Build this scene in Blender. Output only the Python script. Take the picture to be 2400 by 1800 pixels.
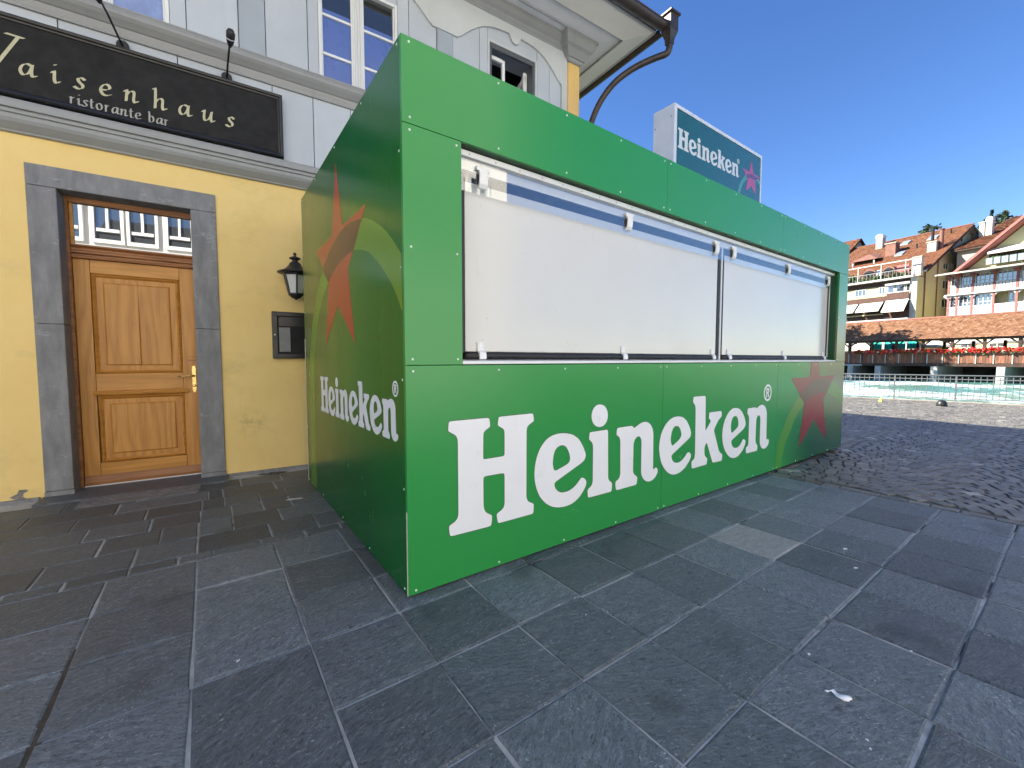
import bpy, bmesh, math, random
from math import sin, cos, pi, radians, sqrt, atan2
from mathutils import Vector, Matrix, noise
from mathutils.geometry import tessellate_polygon

random.seed(7)
for _o in list(bpy.data.objects):
    bpy.data.objects.remove(_o)
SC = bpy.context.scene
COL = SC.collection

# ---------------------------------------------------------------- camera
CAMX, CAMY, CAMZ = -0.783, -1.9586, 1.2
cam = bpy.data.cameras.new('camera')
cam.sensor_width = 36.0
cam.lens = 985.0 / 2400.0 * 36.0
cam.clip_start = 0.05
cam.clip_end = 5000.0
cam_ob = bpy.data.objects.new('camera', cam)
cam_ob.location = (CAMX, CAMY, CAMZ)
cam_ob.rotation_euler = (radians(90 - 3.312), 0, radians(53.98 - 90))
COL.objects.link(cam_ob)
SC.camera = cam_ob
SC.render.resolution_x, SC.render.resolution_y = 1024, 768

# ---------------------------------------------------------------- sky, sun, exposure
SUN_TO = Vector((-0.66, 0.75, 0.0)).normalized()      # horizontal direction towards the sun
SUN_EL = radians(33.0)
world = bpy.data.worlds.new('World')
SC.world = world
world.use_nodes = True
wn = world.node_tree.nodes
wn.clear()
w_out = wn.new('ShaderNodeOutputWorld')
w_bg = wn.new('ShaderNodeBackground')
w_sky = wn.new('ShaderNodeTexSky')
w_sky.sky_type = 'NISHITA'
w_sky.sun_disc = False
w_sky.sun_elevation = SUN_EL
w_sky.sun_rotation = atan2(SUN_TO.x, SUN_TO.y)
w_sky.altitude = 560
w_sky.air_density = 1.0
w_sky.dust_density = 0.1
w_sky.ozone_density = 3.0
w_bg.inputs['Strength'].default_value = 0.078
w_hsv = wn.new('ShaderNodeHueSaturation')
w_hsv.inputs['Saturation'].default_value = 1.2
w_hsv.inputs['Hue'].default_value = 0.511
w_hsv.inputs['Value'].default_value = 1.0
world.node_tree.links.new(w_sky.outputs[0], w_hsv.inputs['Color'])
world.node_tree.links.new(w_hsv.outputs[0], w_bg.inputs[0])
world.node_tree.links.new(w_bg.outputs[0], w_out.inputs[0])

sun = bpy.data.lights.new('sun', 'SUN')
sun.energy = 5.0
sun.angle = radians(0.53)
sun.color = (1.0, 0.915, 0.775)
sun_ob = bpy.data.objects.new('sun', sun)
_d = Vector((SUN_TO.x * cos(SUN_EL), SUN_TO.y * cos(SUN_EL), sin(SUN_EL)))
sun_ob.rotation_euler = _d.to_track_quat('Z', 'Y').to_euler()
sun_ob.location = (-20, 25, 30)
COL.objects.link(sun_ob)

SC.view_settings.view_transform = 'Standard'
SC.view_settings.look = 'None'
SC.view_settings.gamma = 1.0
SC.view_settings.exposure = 1.70
SC.render.engine = 'CYCLES'
SC.cycles.max_bounces = 8
SC.cycles.diffuse_bounces = 4
SC.cycles.caustics_reflective = False
SC.cycles.caustics_refractive = False

# ---------------------------------------------------------------- material helpers
MATS = {}


class NT:
    def __init__(s, name):
        s.m = bpy.data.materials.new(name)
        s.m.use_nodes = True
        s.t = s.m.node_tree
        s.b = s.t.nodes['Principled BSDF']
        s.out = s.t.nodes['Material Output']
        MATS[name] = s.m

    def n(s, t, **k):
        nd = s.t.nodes.new(t)
        for a, v in k.items():
            setattr(nd, a, v)
        return nd

    def l(s, a, b):
        s.t.links.new(a, b)

    def coord(s, kind='Object'):
        if kind == 'World':
            return s.n('ShaderNodeNewGeometry').outputs['Position']
        return s.n('ShaderNodeTexCoord').outputs[kind]

    def mapv(s, v, scale=(1, 1, 1), rot=(0, 0, 0), loc=(0, 0, 0)):
        m = s.n('ShaderNodeMapping')
        m.inputs['Scale'].default_value = scale
        m.inputs['Rotation'].default_value = rot
        m.inputs['Location'].default_value = loc
        s.l(v, m.inputs['Vector'])
        return m.outputs[0]

    def noise(s, v, scale, detail=4, rough=.55, dist=0.0):
        t = s.n('ShaderNodeTexNoise')
        t.inputs['Scale'].default_value = scale
        t.inputs['Detail'].default_value = detail
        t.inputs['Roughness'].default_value = rough
        t.inputs['Distortion'].default_value = dist
        s.l(v, t.inputs['Vector'])
        return t.outputs[0]

    def ramp(s, f, stops):
        r = s.n('ShaderNodeValToRGB')
        e = r.color_ramp.elements
        while len(e) < len(stops):
            e.new(0.5)
        for i, (p, c) in enumerate(stops):
            e[i].position = p
            if not isinstance(c, (tuple, list)):
                c = (c, c, c)
            e[i].color = (c[0], c[1], c[2], 1)
        s.l(f, r.inputs[0])
        return r.outputs[0]

    def mix(s, f, a, b, blend='MIX'):
        m = s.n('ShaderNodeMix', data_type='RGBA', blend_type=blend)
        s.put(f, m.inputs['Factor'])
        s.put(a, m.inputs['A'] if False else m.inputs[6])
        s.put(b, m.inputs[7])
        return m.outputs[2]

    def put(s, v, sock):
        if isinstance(v, (int, float)):
            sock.default_value = v
        elif isinstance(v, (tuple, list)):
            sock.default_value = (v[0], v[1], v[2], 1) if len(sock.default_value) == 4 else v
        else:
            s.l(v, sock)

    def math(s, op, a, b=0.0, c=None, clamp=False):
        m = s.n('ShaderNodeMath', operation=op, use_clamp=clamp)
        s.put(a, m.inputs[0])
        s.put(b, m.inputs[1])
        if c is not None:
            s.put(c, m.inputs[2])
        return m.outputs[0]

    def rng(s, v, a, b, lo=0., hi=1., smooth=True):
        m = s.n('ShaderNodeMapRange')
        m.interpolation_type = 'SMOOTHSTEP' if smooth else 'LINEAR'
        s.put(v, m.inputs[0])
        for i, x in enumerate((a, b, lo, hi)):
            m.inputs[i + 1].default_value = x
        return m.outputs[0]

    def sep(s, v):
        x = s.n('ShaderNodeSeparateXYZ')
        s.l(v, x.inputs[0])
        return x.outputs

    def rand(s):
        return s.n('ShaderNodeObjectInfo').outputs['Random']

    def bump(s, h, strength=.3, dist=.01, prev=None):
        b = s.n('ShaderNodeBump')
        b.inputs['Strength'].default_value = strength
        b.inputs['Distance'].default_value = dist
        s.l(h, b.inputs['Height'])
        if prev is not None:
            s.l(prev, b.inputs['Normal'])
        s.l(b.outputs[0], s.b.inputs['Normal'])
        return b.outputs[0]

    def set(s, color=None, rough=None, spec=None, metal=None, coat=None, coat_rough=None, ior=None):
        if color is not None:
            s.put(color, s.b.inputs['Base Color'])
        if rough is not None:
            s.put(rough, s.b.inputs['Roughness'])
        if spec is not None:
            s.b.inputs['Specular IOR Level'].default_value = spec
        if metal is not None:
            s.b.inputs['Metallic'].default_value = metal
        if coat is not None:
            s.b.inputs['Coat Weight'].default_value = coat
        if coat_rough is not None:
            s.b.inputs['Coat Roughness'].default_value = coat_rough
        if ior is not None:
            s.b.inputs['IOR'].default_value = ior
        return s


def simple(name, col, rough=.6, var=.18, scale=6., bump=.0, bscale=60., spec=.5, metal=0., coat=0., rnd=0., stretch=(1, 1, 1)):
    t = NT(name)
    v = t.mapv(t.coord('World'), scale=stretch)
    f = t.noise(v, scale, 5, .6)
    a = tuple(c * (1 - var) for c in col)
    b = tuple(min(1, c * (1 + var)) for c in col)
    c = t.ramp(f, [(.3, a), (.7, b)])
    if rnd:
        r = t.rng(t.rand(), 0, 1, 1 - rnd, 1 + rnd, False)
        mm = t.n('ShaderNodeVectorMath', operation='SCALE')
        t.l(c, mm.inputs[0])
        t.l(r, mm.inputs['Scale'])
        c = mm.outputs[0]
    t.set(c, t.rng(t.noise(v, scale * 3, 3), .3, .7, rough * .85, min(1, rough * 1.15)), spec, metal, coat, .1)
    if bump:
        t.bump(t.noise(v, bscale, 4, .6), bump, .004)
    return t.m


def M_(n):
    return MATS[n]


# ---------------------------------------------------------------- mesh helpers
OFF = {}


class MB:
    def __init__(s):
        s.v, s.f, s.c = [], [], None

    def add(s, vs, fs):
        k = len(s.v)
        s.v += [tuple(p) for p in vs]
        s.f += [tuple(i + k for i in f) for f in fs]
        return s

    def box(s, x0, x1, y0, y1, z0, z1):
        return s.add([(x0, y0, z0), (x1, y0, z0), (x1, y1, z0), (x0, y1, z0), (x0, y0, z1), (x1, y0, z1), (x1, y1, z1), (x0, y1, z1)],
                     [(0, 3, 2, 1), (4, 5, 6, 7), (0, 1, 5, 4), (1, 2, 6, 5), (2, 3, 7, 6), (3, 0, 4, 7)])

    def poly(s, pts):
        return s.add(pts, [tuple(range(len(pts)))])

    def prism(s, pts, axis, a0, a1):
        """extrude a 2D outline along an axis (x: pts are (y,z); y: pts are (x,z); z: pts are (x,y))"""
        def P(p, a):
            return {'x': (a, p[0], p[1]), 'y': (p[0], a, p[1]), 'z': (p[0], p[1], a)}[axis]
        n = len(pts)
        vs = [P(p, a0) for p in pts] + [P(p, a1) for p in pts]
        fs = [(i, (i + 1) % n, n + (i + 1) % n, n + i) for i in range(n)]
        tri = tessellate_polygon([[Vector((p[0], p[1], 0)) for p in pts]])
        for t in tri:
            fs.append(tuple(t))
            fs.append(tuple(n + i for i in reversed(t)))
        return s.add(vs, fs)

    def sheet(s, loops, fn):
        """flat tessellated outline with holes; fn maps 2D -> 3D"""
        allp = [p for l in loops for p in l]
        tri = tessellate_polygon([[Vector((p[0], p[1], 0)) for p in l] for l in loops])
        return s.add([fn(p) for p in allp], [tuple(t) for t in tri])

    def solid(s, loops, fn0, fn1):
        """tessellated outline with holes and side walls"""
        allp = [p for l in loops for p in l]
        n = len(allp)
        tri = tessellate_polygon([[Vector((p[0], p[1], 0)) for p in l] for l in loops])
        fs = [tuple(t) for t in tri]
        k = 0
        for l in loops:
            m = len(l)
            for i in range(m):
                a, b = k + i, k + (i + 1) % m
                fs.append((a, b, n + b, n + a))
            k += m
        return s.add([fn0(p) for p in allp] + [fn1(p) for p in allp], fs)

    def tube(s, path, r, n=8, caps=True):
        path = [Vector(p) for p in path]
        rs = r if isinstance(r, (list, tuple)) else [r] * len(path)
        k = len(s.v)
        prev = None
        for i, p in enumerate(path):
            d = (path[min(i + 1, len(path) - 1)] - path[max(i - 1, 0)]).normalized()
            if prev is None:
                u = d.orthogonal().normalized()
            else:
                u = (prev - d * prev.dot(d)).normalized()
            prev = u
            w = d.cross(u)
            for j in range(n):
                a = 2 * pi * j / n
                s.v.append(tuple(p + (u * cos(a) + w * sin(a)) * rs[i]))
        for i in range(len(path) - 1):
            for j in range(n):
                a, b = k + i * n + j, k + i * n + (j + 1) % n
                s.f.append((a, b, b + n, a + n))
        if caps:
            s.f.append(tuple(k + j for j in reversed(range(n))))
            e = k + (len(path) - 1) * n
            s.f.append(tuple(e + j for j in range(n)))
        return s

    def lathe(s, prof, c=(0, 0, 0), n=16, axis='z', rot=0.):
        k = len(s.v)
        for r, h in prof:
            for j in range(n):
                a = 2 * pi * j / n + rot
                x, y = r * cos(a), r * sin(a)
                p = {'z': (x, y, h), 'y': (x, h, y), 'x': (h, x, y)}[axis]
                s.v.append((c[0] + p[0], c[1] + p[1], c[2] + p[2]))
        m = len(prof)
        for i in range(m - 1):
            for j in range(n):
                a, b = k + i * n + j, k + i * n + (j + 1) % n
                s.f.append((a, b, b + n, a + n))
        s.f.append(tuple(k + j for j in reversed(range(n))))
        s.f.append(tuple(k + (m - 1) * n + j for j in range(n)))
        return s

    def profile(s, prof, x0, x1):
        """closed (y,z) moulding profile run along x"""
        return s.prism(prof, 'x', x0, x1)

    def obj(s, name, mat, parent=None, smooth=False, bevel=0., tone=None, fix=True):
        off = OFF.get(parent.name, (0, 0, 0)) if parent is not None else (0, 0, 0)
        me = bpy.data.meshes.new(name)
        me.from_pydata([(a - off[0], b - off[1], c - off[2]) for a, b, c in s.v], [], s.f)
        if fix:
            bm = bmesh.new()
            bm.from_mesh(me)
            bmesh.ops.recalc_face_normals(bm, faces=bm.faces)
            bm.to_mesh(me)
            bm.free()
        if tone is not None:
            at = me.attributes.new('tone', 'FLOAT', 'FACE')
            at.data.foreach_set('value', tone)
        if smooth:
            for p in me.polygons:
                p.use_smooth = True
        me.materials.append(MATS[mat] if isinstance(mat, str) else mat)
        o = bpy.data.objects.new(name, me)
        COL.objects.link(o)
        if parent is not None:
            o.parent = parent
            if parent.name not in OFF:
                pass
            OFF[o.name] = off
        if bevel:
            bv = o.modifiers.new('bevel', 'BEVEL')
            bv.width = bevel
            bv.segments = 2
            bv.limit_method = 'ANGLE'
            bv.angle_limit = radians(40)
        return o


def tag(o, label=None, cat=None, group=None, kind=None):
    if label:
        o['label'] = label
    if cat:
        o['category'] = cat
    if group:
        o['group'] = group
    if kind:
        o['kind'] = kind
    return o


class Frame:
    def __init__(s, ox, oy, ang):
        s.o, s.a = Vector((ox, oy, 0)), ang

    def world(s, p):
        return s.o + Matrix.Rotation(s.a, 3, 'Z') @ Vector(p)

    def thing(s, name, label, cat, base=(0, 0, 0), group=None):
        o = bpy.data.objects.new(name, None)
        o.empty_display_size = .2
        COL.objects.link(o)
        o.location = s.world(base)
        o.rotation_euler = (0, 0, s.a)
        OFF[o.name] = tuple(base)
        return tag(o, label, cat, group)


WORLD = Frame(0, 0, 0)
BLD = Frame(0, 3.2, radians(-3))            # the restaurant front
FAR = Frame(CAMX, CAMY, radians(-101.5))    # far bank: x to the right along the river, y away


def smooth_loop(pts, cut=.22, maxc=None):
    """one corner-cutting pass on a closed outline"""
    out = []
    n = len(pts)
    for i in range(n):
        a, b = pts[i], pts[(i + 1) % n]
        L = sqrt((b[0] - a[0])**2 + (b[1] - a[1])**2) or 1e-9
        t = cut if maxc is None else min(cut, maxc / L)
        out.append((a[0] + (b[0] - a[0]) * t, a[1] + (b[1] - a[1]) * t))
        out.append((b[0] - (b[0] - a[0]) * t, b[1] - (b[1] - a[1]) * t))
    return out


def catmull(pts, n=6):
    out = []
    P = [pts[0]] + list(pts) + [pts[-1]]
    for i in range(1, len(P) - 2):
        p0, p1, p2, p3 = P[i - 1], P[i], P[i + 1], P[i + 2]
        for k in range(n):
            t = k / n
            out.append(tuple(.5 * ((2 * p1[j]) + (-p0[j] + p2[j]) * t + (2 * p0[j] - 5 * p1[j] + 4 * p2[j] - p3[j]) * t * t + (-p0[j] + 3 * p1[j] - 3 * p2[j] + p3[j]) * t**3) for j in range(len(p1))))
    out.append(tuple(pts[-1]))
    return out

# ================================================================ materials
def mk_slate(name='slate', k=1.0):
    t = NT(name)
    v0 = t.coord('World')
    r = t.rand()
    off = t.n('ShaderNodeCombineXYZ')
    t.l(t.math('MULTIPLY', r, 37.0), off.inputs[0])
    t.l(t.math('MULTIPLY', r, 91.0), off.inputs[1])
    add = t.n('ShaderNodeVectorMath', operation='ADD')
    t.l(v0, add.inputs[0])
    t.l(off.outputs[0], add.inputs[1])
    rot = t.n('ShaderNodeVectorRotate', rotation_type='Z_AXIS')
    t.l(add.outputs[0], rot.inputs['Vector'])
    t.l(t.math('MULTIPLY', t.rng(t.math('FRACT', t.math('MULTIPLY', r, 17.3)), 0, 1, -.5, .5, False), 1.2), rot.inputs['Angle'])
    v = rot.outputs[0]
    vs = t.mapv(v, scale=(1.0, 2.6, 1))
    big = t.noise(v, 3.5, 4, .6, .4)
    mid = t.noise(vs, 16, 7, .68, .8)
    fine = t.noise(v, 130, 4, .7)
    base = t.ramp(mid, [(.22, (.056, .068, .079)), (.5, (.122, .142, .157)), (.78, (.265, .295, .31))])
    base = t.mix(t.rng(big, .35, .7, 0, .55), base, (.145, .165, .170))
    # pale cleft edges and scuffs
    edge = t.noise(vs, 7, 8, .7, 1.6)
    band = t.math('ABSOLUTE', t.math('SUBTRACT', edge, .52))
    vein = t.math('MULTIPLY', t.rng(band, 0, .012, 1, 0), t.rng(t.noise(v, 5, 2), .5, .68))
    base = t.mix(t.math('MULTIPLY', vein, .5), base, (.34, .36, .37))
    cl = t.noise(vs, 42, 6, .75, 1.2)
    base = t.mix(t.rng(cl, .49, .33), base, (.030, .036, .044))
    base = t.mix(t.math('MULTIPLY', t.rng(cl, .55, .70), .85), base, (.34, .365, .39))
    fl = t.math('MULTIPLY', t.rng(t.noise(v, 95, 3, .75, .6), .58, .70), t.rng(t.noise(v, 6, 3), .42, .62))
    base = t.mix(t.math('MULTIPLY', fl, .85), base, (.55, .57, .57))
    crumb = t.math('MULTIPLY', t.rng(t.noise(v0, 70, 4, .8, .8), .55, .64), t.rng(t.noise(t.mapv(v0, scale=(.5, 2.2, 1)), 2.6, 3, .6), .62, .72))
    base = t.mix(crumb, base, (.62, .63, .62))
    stain = t.rng(t.noise(v0, 2.3, 3, .5), .60, .72)
    base = t.mix(t.math('MULTIPLY', stain, .45), base, (.036, .039, .043))
    tone = t.rng(t.math('FRACT', t.math('MULTIPLY', r, 7.77)), 0, 1, .68 * k, 1.34 * k, False)
    sc = t.n('ShaderNodeVectorMath', operation='SCALE')
    t.l(base, sc.inputs[0])
    t.l(tone, sc.inputs['Scale'])
    # chewing gum and drips
    vo = t.n('ShaderNodeTexVoronoi', feature='F1')
    vo.inputs['Scale'].default_value = 3.1
    t.l(v0, vo.inputs['Vector'])
    gum = t.math('MULTIPLY', t.rng(vo.outputs['Distance'], .035, .055, 1, 0), t.rng(t.noise(v0, 1.7, 2), .52, .56))
    col = t.mix(t.math('MULTIPLY', gum, .6), sc.outputs[0], (.026, .027, .03))
    t.set(col, t.rng(mid, .3, .75, .40, .62), .5)
    n1 = t.bump(mid, .55, .012)
    n2 = t.bump(edge, .45, .012, t.bump(cl, .6, .006, n1))
    t.bump(fine, .28, .003, n2)


mk_slate()
mk_slate('slate_dark', .78)


def mk_pale_slate():
    t = NT('pale_slate')
    v = t.mapv(t.coord('World'), scale=(1, 3, 1))
    mid = t.noise(v, 14, 7, .68, .8)
    t.set(t.ramp(mid, [(.25, (.20, .20, .195)), (.55, (.30, .30, .29)), (.8, (.40, .40, .385))]), .6)
    t.bump(mid, .4, .008)


mk_pale_slate()


def mk_mortar():
    t = NT('mortar')
    v = t.coord('World')
    a = t.noise(v, 9, 5, .65)
    b = t.noise(v, 2.2, 3)
    c = t.ramp(a, [(.3, (.30, .305, .295)), (.55, (.46, .465, .45)), (.8, (.58, .58, .56))])
    c = t.mix(t.rng(b, .58, .68), c, (.04, .04, .04))
    t.set(c, .9)
    t.bump(t.noise(v, 120, 4), .5, .004)


mk_mortar()


def mk_sett(name, attr):
    t = NT(name)
    v = t.coord('World')
    f = t.noise(v, 22, 5, .65)
    c = t.ramp(f, [(.25, (.068, .066, .060)), (.55, (.178, .168, .145)), (.8, (.37, .345, .285))])
    at = t.n('ShaderNodeAttribute', attribute_name='tone').outputs['Fac']
    sc = t.n('ShaderNodeVectorMath', operation='SCALE')
    t.l(c, sc.inputs[0])
    t.l(at, sc.inputs['Scale'])
    t.set(sc.outputs[0], t.rng(f, .3, .7, .36, .58), .5)
    n = t.bump(f, .5, .008)
    t.bump(t.noise(v, 160, 3), .2, .003, n)


mk_sett('sett', 'tone')
simple('sett_joint', (.105, .10, .09), .95, .35, 12, .5, 90)


def mk_plaster():
    t = NT('yellow_plaster')
    v = t.coord('Object')
    x, y, z = t.sep(v)
    a = t.noise(v, 1.6, 6, .62)
    base = t.ramp(a, [(.3, (.84, .60, .225)), (.55, (.88, .65, .26)), (.8, (.90, .67, .285))])
    # grime that has settled in the render, streaks and scuffs
    g = t.rng(t.noise(t.mapv(v, scale=(.6, 1, 1)), 1.9, 7, .7), .50, .70)
    base = t.mix(t.math('MULTIPLY', g, .30), base, (.45, .35, .18))
    vs = t.mapv(v, scale=(1, 1, .22))
    st = t.rng(t.noise(vs, 5.5, 6, .7), .60, .74)
    base = t.mix(t.math('MULTIPLY', st, .10), base, (.33, .25, .13))
    # scuffed spot low on the wall right of the door
    cc = t.n('ShaderNodeVectorMath', operation='DISTANCE')
    t.l(v, cc.inputs[0])
    cc.inputs[1].default_value = (-.42, 0, .55)
    sp = t.math('MULTIPLY', t.rng(cc.outputs['Value'], .0, .2, 1, 0), t.rng(t.noise(v, 14, 6, .75), .44, .62))
    base = t.mix(t.math('MULTIPLY', sp, .35), base, (.20, .17, .10))
    dots = t.rng(t.noise(v, 34, 2, .5), .77, .80)
    base = t.mix(t.math('MULTIPLY', dots, .4), base, (.25, .19, .10))
    t.set(base, .85, .25)
    n = t.bump(t.noise(v, 7, 6, .65), .22, .02)
    t.bump(t.noise(v, 180, 4, .6), .22, .003, n)


mk_plaster()


def mk_paint(name, col, grime=.25, rough=.5):
    t = NT(name)
    v = t.coord('Object')
    vs = t.mapv(v, scale=(1, 1, .18))
    a = t.noise(v, 1.4, 5, .6)
    s = t.rng(t.noise(vs, 9, 6, .7), .52, .8)
    b = t.ramp(a, [(.3, tuple(c * .92 for c in col)), (.7, tuple(min(1, c * 1.06) for c in col))])
    b = t.mix(t.math('MULTIPLY', s, grime), b, tuple(c * .55 for c in col))
    d = t.rng(t.noise(v, 60, 3, .6), .74, .80)
    b = t.mix(t.math('MULTIPLY', d, .35), b, tuple(c * .4 for c in col))
    r = t.rng(t.rand(), 0, 1, .95, 1.05, False)
    sc = t.n('ShaderNodeVectorMath', operation='SCALE')
    t.l(b, sc.inputs[0])
    t.l(r, sc.inputs['Scale'])
    t.set(sc.outputs[0], rough, .4)
    t.bump(t.noise(vs, 30, 4), .12, .004)


mk_paint('wall_paint', (.50, .535, .57), .16)
mk_paint('pilaster_paint', (.36, .40, .44), .15)
mk_paint('grey_moulding', (.30, .31, .31), .35, .35)
mk_paint('light_moulding', (.40, .41, .41), .3, .35)
mk_paint('roll_moulding', (.30, .305, .30), .3, .3)
mk_paint('soffit_paint', (.84, .86, .85), .12)
mk_paint('cream_paint', (.84, .83, .76), .1)
mk_paint('frieze_paint', (.56, .58, .57), .2)
mk_paint('white_frame', (.78, .79, .77), .12, .4)
mk_paint('dark_frame', (.10, .11, .12), .2, .4)
mk_paint('yellow_paint', (.76, .50, .17), .2)


def mk_surround():
    t = NT('surround_stone')
    v = t.coord('Object')
    a = t.noise(t.mapv(v, scale=(2, 1, .6)), 6, 7, .68)
    b = t.noise(v, 45, 4, .7)
    base = t.ramp(a, [(.28, (.17, .17, .175)), (.55, (.245, .245, .25)), (.8, (.34, .34, .34))])
    # tooled pale edges and calcite veins
    e = t.noise(t.mapv(v, rot=(0, .35, 0), scale=(.7, 1, 3)), 2.1, 5, .55, .5)
    ve = t.math('MULTIPLY', t.rng(t.math('ABSOLUTE', t.math('SUBTRACT', e, .5)), 0, .006, 1, 0), t.rng(t.noise(v, 4, 2), .5, .6))
    base = t.mix(t.math('MULTIPLY', ve, .8), base, (.42, .43, .44))
    base = t.mix(t.math('MULTIPLY', t.rng(b, .6, .8), .25), base, (.3, .3, .31))
    t.set(base, .75, .3)
    n = t.bump(b, .35, .004)
    t.bump(t.noise(t.mapv(v, scale=(1, 1, 5)), 14, 4), .25, .006, n)


mk_surround()


def mk_oak(name, axis, col1, col2, col3):
    """oak with long grain; axis 'z' upright, 'x' lying"""
    t = NT(name)
    v = t.coord('Object')
    rv = t.rand()
    off = t.n('ShaderNodeCombineXYZ')
    for i in range(3):
        t.l(t.math('MULTIPLY', rv, 11.0 + 7 * i), off.inputs[i])
    ad = t.n('ShaderNodeVectorMath', operation='ADD')
    t.l(v, ad.inputs[0])
    t.l(off.outputs[0], ad.inputs[1])
    sc = (1, 1, .10) if axis == 'z' else (.10, 1, 1)
    vs = t.mapv(ad.outputs[0], scale=sc)
    warp = t.noise(vs, 3.2, 3, .5)
    rings = t.math('FRACT', t.math('MULTIPLY', warp, 11.0))
    rings = t.math('ABSOLUTE', t.math('SUBTRACT', rings, .5))
    sc2 = (1, 1, .03) if axis == 'z' else (.03, 1, 1)
    pores = t.noise(t.mapv(ad.outputs[0], scale=sc2), 150, 3, .6)
    c = t.ramp(rings, [(.0, col1), (.25, col2), (.5, col3)])
    c = t.mix(t.math('MULTIPLY', t.rng(pores, .5, .72), .4), c, tuple(x * .45 for x in col1))
    c = t.mix(t.math('MULTIPLY', t.rng(t.noise(ad.outputs[0], 2.2, 4), .35, .75), .35), c, tuple(x * .72 for x in col2))
    t.set(c, .42, .45)
    t.bump(pores, .18, .002)


mk_oak('oak_upright', 'z', (.45, .195, .036), (.55, .25, .050), (.60, .285, .062))
mk_oak('oak_lying', 'x', (.47, .205, .038), (.57, .262, .052), (.62, .295, .065))
mk_oak('oak_dark', 'x', (.22, .085, .028), (.32, .13, .042), (.36, .155, .052))

simple('sign_face', (.017, .017, .017), .7, .15, 4, .1, 200, spec=.25)
simple('black_gloss', (.012, .012, .013), .34, .05, 3)
simple('black_iron', (.016, .016, .018), .42, .2, 14, .25, 90)
simple('rubber', (.012, .012, .013), .5, .2, 14, .1, 120)
simple('gold_letter', (.50, .47, .30), .5, .12, 20)
simple('silver_letter', (.36, .35, .32), .5, .12, 20)
simple('brass', (.60, .42, .16), .28, .2, 12, .1, 60, metal=1.)
simple('tread_metal', (.20, .20, .205), .55, .25, 14, .2, 80, metal=.25)
simple('copper_brown', (.055, .043, .036), .42, .3, 9, .2, 30, metal=.25)
simple('white_plastic', (.78, .79, .80), .38, .05, 5)
def mk_shutter():
    t = NT('shutter_white')
    v = t.coord('Object')
    c = t.ramp(t.noise(v, 1.1, 4), [(.3, (.62, .62, .60)), (.7, (.66, .66, .645))])
    sm = t.math('MULTIPLY', t.rng(t.noise(t.mapv(v, scale=(1, 1, .4)), 7, 6, .72), .56, .78), t.rng(t.noise(v, 1.3, 2), .42, .62))
    c = t.mix(t.math('MULTIPLY', sm, .22), c, (.42, .41, .37))
    d = t.rng(t.noise(v, 55, 2, .4), .76, .79)
    c = t.mix(t.math('MULTIPLY', d, .5), c, (.25, .25, .24))
    t.set(c, t.math('ADD', t.math('MULTIPLY', sm, .25), .16), .5)
    t.bump(t.noise(v, 1.4, 2), .10, .02)


mk_shutter()
simple('alu_frame', (.70, .72, .74), .35, .08, 7, spec=.5, metal=.2)
simple('screw_head', (.70, .80, .70), .35, .1, 30)
simple('panel_edge', (.62, .60, .50), .6, .2, 20)
simple('dark_void', (.012, .012, .012), .8, .2, 5)
simple('letter_white', (.80, .81, .84), .32, .02, 3, spec=.5)
simple('letter_rim', (.03, .10, .03), .4, .1, 8)
simple('room_dark', (.05, .05, .048), .8, .3, 3)
simple('paper', (.82, .83, .86), .7, .06, 30, .3, 60)
simple('menu_paper', (.20, .20, .20), .5, .1, 20)
simple('dirt', (.075, .058, .042), .95, .35, 14, .7, 80)
simple('exposed_render', (.20, .19, .17), .95, .35, 30, .8, 70)
simple('bulb', (.7, .68, .6), .2, .05, 8)
simple('roof_tile_dark', (.10, .062, .045), .8, .35, 8, .3, 40)


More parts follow.
